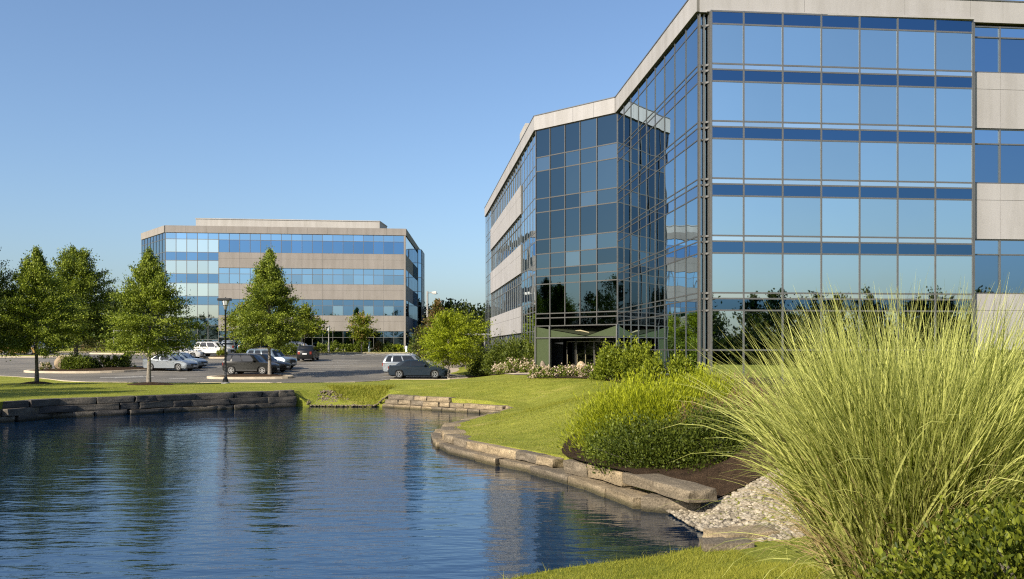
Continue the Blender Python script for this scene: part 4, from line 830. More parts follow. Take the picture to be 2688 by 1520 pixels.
# shrubs against the mirrored wing
EG = "planting around the entrance"
for k, (px, D, rx, ry, h, n_, lab) in enumerate(((1279, 70, 1.15, 1.6, 1.75, 4200, "rounded green shrub at the walk end of the planting by the mirrored wing"), (1318, 64.5, 1.35, 1.8, 2.0, 5200, "large round green shrub in the middle of the planting by the mirrored wing"), (1362, 61.3, 1.05, 1.4, 2.25, 4600, "tallest green shrub nearest the entrance on the wing side"), (1396, 59.6, .6, .7, 1.7, 1800, "slim shrub against the glass bay left of the entrance"))):
    shrub("shrub", lab, at(px, D), rx, ry, h, n_, .15, .09, "leaf box", 160 + k, group=EG, tint0=.5, topt=.25)
for k, (px, D, rx, h, lab) in enumerate(((1323, 60.4, .62, .62, "cream blossom shrub at the walk end of the bed left of the entrance"), (1352, 59.6, .68, .78, "fullest cream blossom shrub left of the entrance"), (1386, 58.7, .6, .72, "cream blossom shrub against the entrance corner"),
        (1412, 48.8, .52, .5, "cream blossom shrub at the tip of the bed before the entrance"), (1442, 48.6, .55, .48, "cream blossom shrub beside the egg shaped stone"), (1478, 48.8, .55, .52, "pale blossom shrub before the entrance doors"), (1512, 49, .55, .5, "pale blossom shrub just left of the wide round stone"), (1545, 48.6, .5, .58, "greener blossom shrub right of the wide round stone"))):
    shrub("flowering_shrub", lab, at(px, D), rx, .55, h, 1300, .11, .065, "leaf hedge", 180 + k, cat="flowers", group="blossom shrubs by the entrance", bloom=520, bsize=.085, tint0=.62, stems=6)
for k, (px, D, rx, ry, h, n_, lab) in enumerate(((1606, 44.6, .88, .9, 1.5, 6200, "rounded light green shrub covering the right end of the entrance doors"), (1680, 43.2, .80, .9, 1.66, 6200, "rounded shrub against the mirrored face right of the entrance"), (1718, 39.5, .55, .6, 1.1, 2000, "low leafy shrub below the mirrored face"), (1785, 35.2, .52, .55, 1.15, 2600, "bushy lime shrub beside the corner posts"), (1838, 33.6, .35, .4, .85, 1200, "narrow upright shrub at the foot of the corner posts"))):
    shrub("shrub", lab, at(px, D), rx, ry, h, n_, .13, .075, "leaf fresh", 200 + k, group=EG, tint0=.5, tv=.22, topt=.2)
# the big lime bush and its neighbours on the grassy point
c = (X(1700, 21.3), 21.3); shrub("feathery_shrub", "big feathery lime shrub on the grassy point", (*c, g1(*c)), 1.6, 1.7, 1.36, 40000, .115, .02, "leaf feather", 220, lump=.24, up=1.0, rnd=.75, tint0=.45, tv=.2, core=.72, clus=30, topt=.35)
c = (X(1850, 22.0), 22.0); shrub("feathery_shrub", "lower feathery lime shrub running towards the corner posts", (*c, g1(*c)), 1.1, 1.3, 1.25, 18000, .115, .02, "leaf feather", 221, lump=.26, up=1.0, rnd=.8, tint0=.4, core=.72, clus=30, topt=.35)
c = (X(1735, 19.1), 19.1); shrub("shrub", "dark small leaved shrub overhanging the flat slabs", (*c, g1(*c) - .1), 1.2, .95, .92, 15000, .062, .036, "leaf box", 222, lump=.32, tint0=.42, core=.7, clus=24)
c = (X(1622, 20.2), 20.2); shrub("shrub", "yellow green lower skirt shrub before the feathery lime shrub", (*c, g1(*c) - .1), .72, .7, .85, 9000, .06, .03, "leaf hedge", 223, lump=.3, tint0=.62, core=.7, clus=24)
c = (X(1880, 18.5), 18.5); shrub("shrub", "dark shrub half behind the arching grass", (*c, g1(*c) - .1), .75, .9, 1.15, 8000, .062, .036, "leaf box", 224, lump=.2, tint0=.38, core=.7, clus=24)

# ------------------------------------------------------------------ grasses
def blades(n, base_r, L0, L1, w, seed, spread=(.15, .9), bend=.55, seg=7, lean=(0, 0), tint0=.5, tv=.2, asp=1., gm=.35, jit=.35, pw=1.25):
    """arching blades: each starts steeply and turns outwards and down along its length"""
    r = np.random.default_rng(seed); th = r.uniform(0, 6.283, n); rr = base_r * np.sqrt(r.uniform(0, 1, n)); L = r.uniform(L0, L1, n)
    oth = th + r.normal(0, jit, n); o = np.column_stack([np.cos(oth), np.sin(oth)]) + np.array(lean)
    sp = r.beta(1.1, pw, n) * (spread[1] - spread[0]) + spread[0]; turn = bend * r.uniform(.25, 1.5, n) * (.25 + sp / spread[1]); L = L * (1 - .10 * sp)
    B = np.column_stack([rr * np.cos(th) * asp, rr * np.sin(th), np.zeros(n)]); s = np.linspace(0, 1, seg + 1)
    ang = sp[:, None] + turn[:, None] * s[None] ** 1.8 * (1 + gm * s[None]); lat = np.cumsum(r.normal(0, .07, (n, seg + 1)), 1)
    out = np.column_stack([o, np.zeros(n)]); tan_ = np.column_stack([-o[:, 1], o[:, 0], np.zeros(n)])
    step = (out[:, None] * np.sin(ang)[..., None] + np.array([0, 0, 1.]) * np.cos(ang)[..., None] + tan_[:, None] * lat[..., None]) * (L / seg)[:, None, None]
    Pt = B[:, None] + np.concatenate([np.zeros((n, 1, 3)), np.cumsum(step[:, :-1], 1)], 1); tn = np.gradient(Pt, axis=1)
    side = np.cross(tn, r.normal(0, .55, (n, 1, 3)) + out[:, None] * .2 + np.array([0, 0, .35])); side /= np.linalg.norm(side, axis=2, keepdims=True) + 1e-9; s = s[None, :, None]
    ww = (w * r.uniform(.5, 1.3, n))[:, None, None] * np.clip(1.04 - s ** 1.7, .05, 1) * np.clip(.55 + 3 * s, 0, 1); A = Pt - side * ww / 2; Cc = Pt + side * ww / 2
    V = np.stack([A, Cc], 2).reshape(-1, 3); i = np.arange(n)[:, None] * (2 * (seg + 1)) + np.arange(seg)[None] * 2; Fq = np.stack([i, i + 1, i + 3, i + 2], -1).reshape(-1, 4)
    tt = (tint0 + r.normal(0, tv, (n, 1)) + r.normal(0, tv * .7, (n, seg)) + np.linspace(-.14, .12, seg)[None]).ravel(); return V, Fq, tt, Pt[:, -1], tn[:, -1]
gx, gy = X(2415, 6.3), 6.3; og = thing("ornamental_grass", "huge arching clump of yellow green ornamental grass beside the pond", "ornamental grass", (gx, gy, g1(gx, gy)))
V, Fq, tt, tips, td = blades(8000, .42, 1.05, 2.28, .0135, 301, (.02, .55), .62, 10, asp=1.3, lean=(.08, 0), tint0=.53, tv=.28, gm=.5, jit=.6); np_mesh("blades", V, Fq, "blade", og, tt)
V, Fq, tt, tips2, td2 = blades(260, .40, 1.0, 1.7, .008, 302, (.55, 1.05), 1.25, 11, asp=1.3, tint0=.35, tv=.25, gm=.6, jit=.6); np_mesh("drooping_blades", V, Fq, "blade", og, tt)
og["label"] = "huge arching clump of yellow green ornamental grass beside the pond"
dead = np.random.default_rng(8); V, Fq, tt, _, _ = blades(1500, .40, .5, 1.5, .008, 305, (.1, .8), .9, 7, asp=1.3, tint0=.8, tv=.2); np_mesh("dry_blades", V, Fq, "straw", og, tt)
gx2, gy2 = X(2690, 7.6), 7.6; og2 = thing("ornamental_grass", "second arching grass clump behind the front one, running off the right edge", "ornamental grass", (gx2, gy2, g1(gx2, gy2)))
V, Fq, tt, tips, td = blades(3600, .38, 1.1, 2.1, .0135, 303, (.02, .62), .65, 9, asp=1.3, tint0=.53, tv=.28, gm=.5, jit=.6); np_mesh("blades", V, Fq, "blade", og2, tt)
def plume_grass(label, c, n, L0, L1, seed, tint=.45, br=.3):
    t = thing("fountain_grass", label, "ornamental grass", (*c, g1(*c)), group="reddish fountain grasses"); V, Fq, tt, tp, td = blades(n, br, L0, L1, .010, seed, (.08, .7), .7, 6, tint0=tint, tv=.2); np_mesh("blades", V, Fq, "blade", t, tt)
    r = np.random.default_rng(seed); k = r.choice(len(tp), n // 3, replace=False); Q = tp[k] * np.array([.85, .85, 1.03]); d = td[k] / (np.linalg.norm(td[k], axis=1, keepdims=True) + 1e-9); m_ = 26
    P = Q[:, None] + d[:, None] * r.uniform(-.10, .06, (len(k), m_, 1)) + r.normal(0, .011, (len(k), m_, 3)); globals()['frg'] = r; V, Fq = leaves(P.reshape(-1, 3), None, np.repeat(d, m_, 0), 0, .035, .009, .2, .5); np_mesh("plumes", V, Fq, "plume", t, r.uniform(0, 1, len(V) // 4))
for k, (px, D, lab) in enumerate(((1862, 22.5, "reddish plumed grass at the foot of the corner posts"), (1935, 23.5, "brown plumed grass below the mirrored front bay"), (1905, 20.2, "reddish plumed grass between the lime shrub and the arching clump"), (1985, 20.5, "plumed grass mostly hidden behind the arching clump"), (1842, 19.6, "thin plumed grass poking from the dark shrub"))):
    plume_grass(lab, (X(px, D), D), 520, .75, 1.2, 320 + k, .35, .34)
HEX[0] = True
c = (2.88, 4.55); shrub("shrub", "broad leaved green shrub filling the near right corner", (*c, g1(*c) - .05), 1.0, .85, .70, 26000, .036, .019, "leaf front", 340, lump=.2, tint0=.42, tv=.27, core=.7, clus=18, stems=40, rnd=.9)
c = (3.5, 5.3); shrub("shrub", "broad leaved green shrub at the right edge behind the near corner shrub", (*c, g1(*c) - .05), .8, .7, .74, 15000, .036, .019, "leaf front", 341, lump=.2, tint0=.42, tv=.27, core=.7, clus=18, stems=30, rnd=.9)
HEX[0] = False
# turf: real blades on the near lawn, shorter tufts on the grassy point and the far bank
def turf(name, poly, n, h0, h1, w, seed, label, dens=None, tint0=.45):
    r = np.random.default_rng(seed); b = np.array(poly); P = np.column_stack([r.uniform(b[:, 0].min(), b[:, 0].max(), n), r.uniform(b[:, 1].min(), b[:, 1].max(), n)]); P = P[pip(poly, P) & ~pip(POND, P)]; n = len(P)
    z = G(P[:, 0], P[:, 1]); cl = .5 + .5 * np.sin(P[:, 0] * 2.1 + 1.7 * np.sin(P[:, 1] * 1.3)) * np.sin(P[:, 1] * 1.9 + 1.1 * np.sin(P[:, 0] * 2.7)); h = r.uniform(h0, h1, n) * (.75 + .5 * cl); a = r.uniform(0, 6.283, n); le = r.normal(0, .55, (n, 2)) * h[:, None]
    B = np.column_stack([P, z - .01]); sd = np.column_stack([np.cos(a), np.sin(a), np.zeros(n)]) * (w * r.uniform(.7, 1.3, n))[:, None] / 2; M = B + np.column_stack([le * .35, h * .6]); T = B + np.column_stack([le, h])
    V = np.stack([B - sd, B + sd, M + sd * .7, M - sd * .7, T, T], 1)[:, :5].reshape(-1, 3); i = np.arange(n)[:, None] * 5
    F4 = i + np.array([[0, 1, 2, 3]]); F4b = i + np.array([[3, 2, 4, 4]]); V6 = np.stack([B - sd, B + sd, M + sd * .7, M - sd * .7, T + sd * .08, T - sd * .08], 1).reshape(-1, 3); i = np.arange(n)[:, None] * 6; Fq = np.concatenate([i + np.array([[0, 1, 2, 3]]), i + np.array([[3, 2, 4, 5]])])
    tt = tint0 + .3 * (cl - .5) + r.normal(0, .2, n); tag(np_mesh(name, V6, Fq, "turf", tint=np.concatenate([tt, tt])), label, kind="stuff")
turf("grass", [(-1.8, 9.9), (-.2, 11.4), (1.0, 12.2), (2.0, 12.65), (3.0, 13.4), (3.2, 13.1), (3.3, 9.5), (2.4, 7.0), (-1.2, 7.0)], 60000, .035, .075, .006, 401, "mown grass of the near bank", tint0=.5)
turf("grass", [(-1.8, 9.9), (-.2, 11.4), (1.0, 12.2), (2.0, 12.65), (3.0, 13.4), (2.8, 13.1), (1.9, 12.3), (.2, 11.2), (-1.2, 10)], 900, .08, .19, .006, 402, "longer grass fringe along the near water edge", tint0=.55)
turf("grass", [(-1.9, 29), (-1.6, 27.2), (.6, 22.8), (1.4, 20), (1.6, 21.5), (1.6, 26), (4, 30), (5, 40), (4, 48), (-6, 50), (-12, 50), (-6, 46.6), (-.1, 41.2), (0, 40), (-1.2, 34.6), (-2, 31)], 90000, .03, .065, .012, 403, "mown grass of the rounded point", tint0=.42)
turf("grass", [(bk[0][0] + 1.8, bk[0][1] + .3), (bk[1][0] - .4, bk[1][1] + .2), (bk[1][0] - .2, bk[1][1] + 4), (bk[0][0] + .2, bk[0][1] + 4), (bk[0][0] + 1.0, bk[0][1] + 1.6)], 9000, .06, .2, .02, 404, "rough grass on the far bank", tint0=.5)
# ------------------------------------------------------------------ cars
WHEEL = {}
def wheel_meshes(r, style):
    k = (round(r, 3), style)
    if k in WHEEL: return WHEEL[k]
    w = .11
    m = MB(); m.lathe([(r * .66, -w), (r * .93, -w), (r, -w * .75), (r, w * .75), (r * .93, w), (r * .66, w)], 28, axis='y'); ty = m.build("tyre", "tyre", smooth=40)
    m = MB(); m.lathe([(r * .67, -w * .9), (r * .67, w * .86), (r * .60, w * .90), (r * .58, w * .55), (.02, w * .35)], 28, 1, axis='y'); m.lathe([(r * .675, w * .80), (r * .665, w * 1.0), (r * .57, w * 1.0), (r * .56, w * .5)], 28, 0, axis='y')
    m.lathe([(r * .17, w * .4), (r * .16, w * .98), (.005, w * 1.0)], 12, 0, axis='y'); nsp = 5 if style == 0 else 6
    for i in range(nsp):
        a = 2 * math.pi * i / nsp
        for da in ((-.16, .16) if style == 0 else (0,)):
            p0 = Vector((math.cos(a) * r * .12, w * .86, math.sin(a) * r * .12)); p1 = Vector((math.cos(a + da) * r * .6, w * .9, math.sin(a + da) * r * .6)); t = (p1 - p0).normalized(); s_ = Vector((-t.z, 0, t.x)) * r * (.045 if style == 0 else .085); dy = Vector((0, .02, 0))
            q = [p0 - s_, p1 - s_, p1 + s_, p0 + s_]; m.add([v - dy for v in q] + [v + dy for v in q], [(0, 1, 2, 3), (7, 6, 5, 4), (0, 4, 5, 1), (1, 5, 6, 2), (2, 6, 7, 3), (3, 7, 4, 0)])
    ri = m.build("rim", ["rim", "trim"], smooth=40)
    COL.objects.unlink(ty); COL.objects.unlink(ri); WHEEL[k] = (ty.data, ri.data); return WHEEL[k]
TYPES = {  # L, W, H, wheel r, rear axle x, front axle x, belt(rear,front), deck z, hood (cowl, nose), cabin base x0,x1, roof x0,x1, kind
 "sedan": dict(L=4.85, W=1.84, H=1.45, r=.335, ra=-1.42, fa=1.40, sill=.24, belt=(.93, .88), deck=(1.0, .92), hood=(.93, .72), cb=(-1.92, 1.02), rf=(-1.02, .22), rail=False, sill_trim=False),
 "crossover": dict(L=4.65, W=1.88, H=1.68, r=.37, ra=-1.36, fa=1.36, sill=.30, belt=(1.08, 1.0), deck=(1.08, 1.0), hood=(1.06, .86), cb=(-2.18, 1.06), rf=(-1.85, .28), rail=True, sill_trim=True),
 "offroader": dict(L=4.75, W=1.90, H=1.80, r=.39, ra=-1.38, fa=1.42, sill=.36, belt=(1.14, 1.10), deck=(1.14, 1.1), hood=(1.14, .98), cb=(-2.28, 1.0), rf=(-2.08, .35), rail=True, sill_trim=True),
 "hatchback": dict(L=4.3, W=1.80, H=1.60, r=.35, ra=-1.28, fa=1.28, sill=.28, belt=(1.04, .97), deck=(1.04, .96), hood=(1.0, .80), cb=(-2.02, 1.0), rf=(-1.72, .25), rail=False, sill_trim=True),
 "estate": dict(L=4.8, W=1.86, H=1.55, r=.35, ra=-1.40, fa=1.42, sill=.27, belt=(1.0, .93), deck=(1.0, .93), hood=(.97, .76), cb=(-2.25, 1.05), rf=(-1.95, .25), rail=True, sill_trim=False),
}
def car(label, kind, paint, loc, heading, style=0, cat="car", seats=True, name="parked_car", plate=True):
    T = TYPES[kind]; t = thing(name, label, cat, loc, R(heading), "cars in the car park"); L, Wd, H, r = T["L"], T["W"], T["H"], T["r"]; h2 = L / 2; w2 = Wd / 2
    ar = r * 1.13; zs = T["sill"]; zb0, zb1 = T["belt"]; zc, zn = T["hood"]; (c0, c1), (r0, r1) = T["cb"], T["rf"]; dk = T["deck"]
    P = [(-h2 + .06, zs + .06)]                    # silhouette below the belt, from the rear bottom along the sill
    def arch(cx):
        z_ = r; a0 = math.asin(max(-1, (zs - z_) / ar)); return [(cx - ar * math.cos(a), z_ + ar * math.sin(a)) for a in [a0 + (math.pi - 2 * a0) * i / 12 for i in range(13)]]
    P += [(-h2 + .22, zs)] + arch(T["ra"]) + arch(T["fa"]) + [(h2 - .2, zs - .03), (h2 - .05, zs + .05), (h2, zs + .28), (h2 - .02, zn - .14), (h2 - .10, zn - .02), (h2 - .34, zn + .05), ((h2 + c1) / 2 + .1, (zn + zc) / 2 + .05), (c1, zc), (c1 - .9, zb1 * .5 + zc * .5)]
    P += [(c0 + .9, (zb0 + dk[0]) / 2), (c0, dk[0])]
    if kind == "sedan": P += [(-h2 + .12, dk[0] + .02), (-h2 + .03, dk[0] - .06), (-h2, zs + .42), (-h2 + .03, zs + .25)]
    else: P += [(-h2 + .06, dk[0] - .12), (-h2, zs + .40), (-h2 + .03, zs + .22)]
    sl = [-1, -.97, -.88, -.6, 0, .6, .88, .97, 1]; V = []; n = len(P)
    for s in sl:
        e = abs(s) ** 5
        for x, z in P:
            xx = x - math.copysign(.20 * s * s * max(0, (abs(x) - h2 * .55) / (h2 * .45)) ** 2, x); tz = max(0, (z - .62) / .5); yy = s * w2 * (1 - .055 * tz * tz - .02 * max(0, (.5 - z) / .3)) * (1 - .05 * max(0, (abs(x) - h2 * .6) / (h2 * .4)) ** 2)
            zz_ = z - (.035 * abs(s) ** 3 if z > .65 else 0); k = 1 - .012 * (e > .9) ; V.append((xx * k, yy, zz_))
    Fq = [tuple(range(n))[::1], tuple(range((len(sl) - 1) * n, len(sl) * n))[::-1]] + [(i * n + j, (i + 1) * n + j, (i + 1) * n + (j + 1) % n, i * n + (j + 1) % n) for i in range(len(sl) - 1) for j in range(n)]
    m = MB(); m.add(V, Fq); body = m.build("body", paint, t, smooth=38)
    bm = bmesh.new(); bm.from_mesh(body.data); bmesh.ops.recalc_face_normals(bm, faces=bm.faces); bm.to_mesh(body.data); bm.free(); body.data.polygons.foreach_set("use_smooth", [True] * len(body.data.polygons)); body.data.set_sharp_from_angle(angle=R(38))
    # cabin
    zr = H; wb = w2 * .955; wt = w2 * .74
    st = [(0., c0, c1, min(dk[0], zc) - .06, wb), (.55, c0 + (r0 - c0) * .5, c1 + (r1 - c1) * .56, zc + (zr - zc) * .55, wb + (wt - wb) * .5), (.90, r0 - .04, r1 + .14, zr - .085, wt + .03), (1., r0 + .16, r1 - .12, zr - .015, wt - .09)]
    def section(x0, x1, z, w): return [(x0, -w * .90, z), (x0 + .08, -w, z), (x1 - .2, -w, z), (x1, -w * .84, z), (x1 + .05, 0, z + .012), (x1, w * .84, z), (x1 - .2, w, z), (x0 + .08, w, z), (x0, w * .90, z), (x0 - .04, 0, z + .012)]
    VV = []; [VV.extend(section(*q[1:])) for q in st]; nn = 10; FF = [(i * nn + j, i * nn + (j + 1) % nn, (i + 1) * nn + (j + 1) % nn, (i + 1) * nn + j) for i in range(3) for j in range(nn)] + [tuple(range(3 * nn, 4 * nn))]
    m = MB(); m.add(VV, FF); m.build("roof", paint, t, smooth=42)
    def side(v, f, sgn):                           # v 0..1 up from belt, f 0..1 from rear to front along the side
        z = st[0][3] + .09 + (st[2][3] - st[0][3] - .09) * v; q = (z - st[0][3]) / (st[2][3] - st[0][3]); q1 = st[1]; hh = (q1[3] - st[0][3]) / (st[2][3] - st[0][3])
        a, b, k = (st[0], q1, q / hh) if q < hh else (q1, st[2], (q - hh) / (1 - hh)); x0 = a[1] + (b[1] - a[1]) * k + .08; x1 = a[2] + (b[2] - a[2]) * k - .2; w = a[4] + (b[4] - a[4]) * k
        return Vector((x0 + (x1 - x0) * f, sgn * (w + .006), z))
    def win(pts, nm="window", mt="car glass", lift=None):
        m = MB(); nrm = sum((a.cross(b) for a, b in zip(pts, pts[1:] + pts[:1])), Vector()).normalized(); o = lift if lift is not None else .004
        m.add([p + nrm * o for p in pts] + [p - nrm * .02 for p in pts], [tuple(range(len(pts)))] + [tuple(range(2 * len(pts) - 1, len(pts) - 1, -1))] + [(i, len(pts) + i, len(pts) + (i + 1) % len(pts), (i + 1) % len(pts)) for i in range(len(pts))]); return m.build(nm, mt, t)
    cuts = [(.05, .30, .46), (.36, .61, 0), (.65, .985, -.0)] if kind != "sedan" else [(.16, .47, .42), (.52, .98, 0)]
    if kind in ("crossover", "hatchback"): cuts = [(.04, .22, .3), (.27, .57, 0), (.61, .985, 0)]
    for sgn in (-1, 1):
        for i, (a, b, sk) in enumerate(cuts):
            pts = []
            for f in (0, .5, 1.): pts.append(side(.0, a + (b - a) * f, sgn))
            for v, f in ((.5, 1), (.94, 1), (.97, .5), (.94, 0), (.5, 0)): pts.append(side(v, a + (b - a) * max(0, min(1, f + (sk * (v) * .35 if f == 0 else 0))), sgn))
            if sgn > 0: pts = pts[::-1]
            win(pts)
    def endq(front, v):
        q1 = st[1]; z = st[0][3] + (st[2][3] - st[0][3]) * v; hh = (q1[3] - st[0][3]) / (st[2][3] - st[0][3]); a, b, k = (st[0], q1, v / hh) if v < hh else (q1, st[2], (v - hh) / (1 - hh)); i = 2 if front else 1
        return a[i] + (b[i] - a[i]) * k, z, (a[4] + (b[4] - a[4]) * k) * (.80 if front else .84)
    for fr, nm in ((True, "windscreen"), (False, "rear_window")):
        L3 = [endq(fr, v) for v in ((.10, .5, .95) if fr else (.22, .55, .93))]; o = .045 if fr else -.035; s_ = 1 if fr else -1
        m = MB(); rows = [[(x + (o if y == 0 else 0) + s_ * .012, y, z) for y in (-w, 0, w)] for x, z, w in L3]; V3 = [p for rr in rows for p in rr]; F3 = [(i * 3 + j, i * 3 + j + 1, (i + 1) * 3 + j + 1, (i + 1) * 3 + j) for i in range(2) for j in range(2)]
        m.add(V3, F3 if fr else [f[::-1] for f in F3]); m.build(nm, "car glass", t, smooth=60)
    # wheels, lamps, mirrors, trim
    ty, ri = wheel_meshes(r, style)
    for x in (T["ra"], T["fa"]):
        for sgn in (-1, 1):
            wo = bpy.data.objects.new("wheel", None); COL.objects.link(wo); wo.parent = t; wo.location = (x, sgn * (w2 - .13), r); wo.rotation_euler = (0, 0, 0 if sgn > 0 else math.pi); wo.empty_display_size = .1
            for me_ in (ty, ri): o = bpy.data.objects.new(me_.name.split(".")[0], me_); COL.objects.link(o); o.parent = wo
    for sgn in (-1, 1):
        y = sgn * (w2 - .30); m = MB(); xh = h2 - .16
        m.hexa([(xh - .38, y + sgn * .225, zn - .17), (xh - .0, y + sgn * .02, zn - .20), (xh + .05, y - sgn * .14, zn - .19), (xh - .2, y - sgn * .1, zn - .17)][::sgn], [(xh - .42, y + sgn * .205, zn - .03), (xh - .1, y + sgn * .03, zn - .06), (xh + .01, y - sgn * .12, zn - .07), (xh - .2, y - sgn * .1, zn - .03)][::sgn]); m.build("headlight", "headlight", t, bevel=.012)
        y = sgn * (w2 - .24); z0 = (dk[0] - .25) if kind == "sedan" else dk[0] - .36; z1 = dk[0] - .08; m = MB()
        m.hexa([(-h2 + .05, y - sgn * .16, z0), (-h2 + .105, y + sgn * .02, z0), (-h2 + .34, y + sgn * .195, z0 + .03), (-h2 + .34, y, z0)][::-sgn], [(-h2 + .065, y - sgn * .16, z1), (-h2 + .12, y + sgn * .03, z1), (-h2 + .36, y + sgn * .18, z1), (-h2 + .34, y, z1)][::-sgn]); m.build("taillight", "taillight", t, bevel=.012)
        m = MB(); m.lathe([(.001, -.12), (.07, -.1), (.095, -.02), (.085, .06), (.001, .10)], 10); o = m.build("mirror", paint, t, smooth=60); o.location = (c1 - .42, sgn * (w2 + .05), zc + .10); o.scale = (.9, 1.1, .85)
        for xd in (T["ra"] + .72, T["ra"] + 1.7):
            m = MB(); m.box((xd, sgn * (w2 * .985), zb0 - .14), (.17, .035, .03)); m.build("door_handle", "trim", t, bevel=.008)
        if T["rail"]: m = MB(); m.tube([(r0 + .1, sgn * (wt - .07), zr + .0), (r0 + .25, sgn * (wt - .07), zr + .045), (r1 - .3, sgn * (wt - .07), zr + .045), (r1 - .1, sgn * (wt - .05), zr - .01)], .018, 6); m.build("roof_rail", "rim", t, smooth=60)
        if T["sill_trim"]: m = MB(); m.box(((T["ra"] + T["fa"]) / 2, sgn * (w2 * .985), zs + .05), (T["fa"] - T["ra"] - 2 * ar - .04, .05, .10)); m.build("sill_trim", "trim", t, bevel=.015)
    m = MB(); m.hexa([(h2 - .12, -.42, zs + .22), (h2 + .012, -.36, zs + .22), (h2 + .012, .36, zs + .22), (h2 - .12, .42, zs + .22)], [(h2 - .12, -.46, zn - .10), (h2 - .0, -.40, zn - .10), (h2 - .0, .40, zn - .10), (h2 - .12, .46, zn - .10)]); m.build("grille", "trim", t, bevel=.02)
    if plate: m = MB(); m.box((-h2 - .004, 0, zs + .45), (.03, .45, .13)); m.build("licence_plate", "plate", t); m = MB(); m.box((h2 + .018, 0, zs + .17), (.02, .4, .11)); m.build("licence_plate", "plate", t)
    m = MB(); m.box((0, 0, zs + .02), (L * .88, Wd * .72, .2)); m.build("underbody", "trim", t)
    return t
pz_ = lambda y: float(parkz(y)) + .005
def cpos(px, D): return (X(px, D), D, pz_(D))
car("silver white sedan parked behind the pyramidal lawn tree", "sedan", "paint silver", cpos(448, 79.0), -15, 0)
car("dark blue grey sedan mostly hidden behind the silver white sedan", "sedan", "paint slate", cpos(476, 82.3), -14, 0)
car("charcoal crossover behind the bare mulch island", "crossover", "paint olive black", cpos(660, 74.2), -9, 1)
car("black estate car between the charcoal crossover and the blue grey off roader", "estate", "paint black", cpos(690, 77.4), -16, 0)
car("blue grey off roader, third in the row behind the charcoal crossover", "offroader", "paint slate", cpos(712, 81.0), -22, 0)
car("white crossover near the far block, side on behind the lamp post", "crossover", "paint white", cpos(563, 103.2), -12, 0)
car("low white car in front of the white crossover, half hidden by the sedan", "sedan", "paint white", cpos(478, 98.5), 4, 0)
car("dark hatchback seen from behind on the open asphalt", "hatchback", "paint black", cpos(809, 94.3), 93, 0)
car("glossy navy sedan, nearest car by the lime tree", "sedan", "paint navy", cpos(1100, 70.3), -4, 0)
car("silver crossover just behind the navy sedan", "crossover", "paint silver", cpos(1078, 73.6), -6, 0)
car("white hatchback behind the silver crossover", "hatchback", "paint white", cpos(1076, 77.2), -6, 0)
car("gold estate car under the far left trees", "estate", "paint gold", cpos(56, 106.6), 3, 0)
car("white car poking out right of the gold estate car", "sedan", "paint silver", cpos(98, 110.0), -2, 0)
car("pale grey hatchback behind the bonnet of the white crossover", "hatchback", "paint silver", cpos(604, 110.2), 100, 0)
car("teal hatchback parked by the far block under a light green tree", "hatchback", "paint teal", cpos(650, 110.4), 95, 0)
car("white sedan behind the trimmed hedge mound at the far block", "sedan", "paint white", (X(768, 110), 110, pz_(110)), 180, 0)

# ------------------------------------------------------------------ lamps, signs and small things
lp = at(592, 55.6); t = thing("lamp_post", "black lamp post with a lantern head on the pond lawn", "lamp post", lp)
m = MB(); m.lathe([(.26, -.1), (.26, .05), (.22, .08), (.22, .10)], 20); m.build("footing", "galvanised", t, smooth=40)
m = MB(); m.lathe([(.17, .10), (.17, .25), (.13, .28), (.12, .36), (.075, .42), (.065, 1.5), (.055, 4.5), (.07, 4.52), (.07, 4.58), (.05, 4.6)], 16); m.build("pole", "black metal", t, smooth=40)
m = MB(); m.lathe([(.05, 4.58), (.09, 4.64), (.13, 4.82), (.17, 4.86), (.17, 4.88)], 8); m.build("collar", "galvanised", t, smooth=30)
for k in range(4): a = k * math.pi / 2 + .4; m.tube([(.12 * math.cos(a), .12 * math.sin(a), 4.84), (.22 * math.cos(a), .22 * math.sin(a), 5.12)], .012, 5)
m = MB(); m.lathe([(.15, 4.86), (.21, 5.10), (.21, 5.14), (.01, 5.14)], 8); m.build("lantern", "lamp glass", t)
m = MB()
for k in range(8): a = k * math.pi / 4; m.tube([(.155 * math.cos(a), .155 * math.sin(a), 4.86), (.215 * math.cos(a), .215 * math.sin(a), 5.14)], .01, 5)
m.build("cage", "black metal", t)
m = MB(); m.box((-.06, 0, 5.22), (.78, .44, .16)); m.lathe([(.05, 5.3), (.03, 5.36), (.0, 5.37)], 8); m.build("cap", "black metal", t, bevel=.02)
lp = at(1122, 104); t = thing("car_park_light", "tall grey pole light with one square head between the two buildings", "car park light", lp); hh = Zp(765, 104) - lp[2]
m = MB(); m.lathe([(.26, -.1), (.26, .6), (.13, .62), (.11, hh), (.0, hh + .02)], 14); m.build("pole", "galvanised", t, smooth=40)
m = MB(); m.tube([(0, 0, hh - .18), (.55, 0, hh - .12)], .05, 8); m.build("arm", "galvanised", t, smooth=50)
m = MB(); m.hexa([(.5, -.16, hh - .25), (1.05, -.26, hh - .32), (1.05, .26, hh - .32), (.5, .16, hh - .25)], [(.5, -.14, hh - .04), (1.05, -.24, hh), (1.05, .24, hh), (.5, .14, hh - .04)]); hd = m.build("lamp_head", "galvanised", t, bevel=.03)
m = MB(); m.box((.8, 0, hh - .315), (.4, .36, .03)); m.build("lens", "lens", hd)
lp = at(863, 110.8); t = thing("lamp_post", "small grey lamp post with a drum head before the far office block", "lamp post", lp)
m = MB(); m.lathe([(.12, -.1), (.12, .85), (.075, .9), (.06, 2.55)], 12); m.build("pole", "galvanised", t, smooth=40)
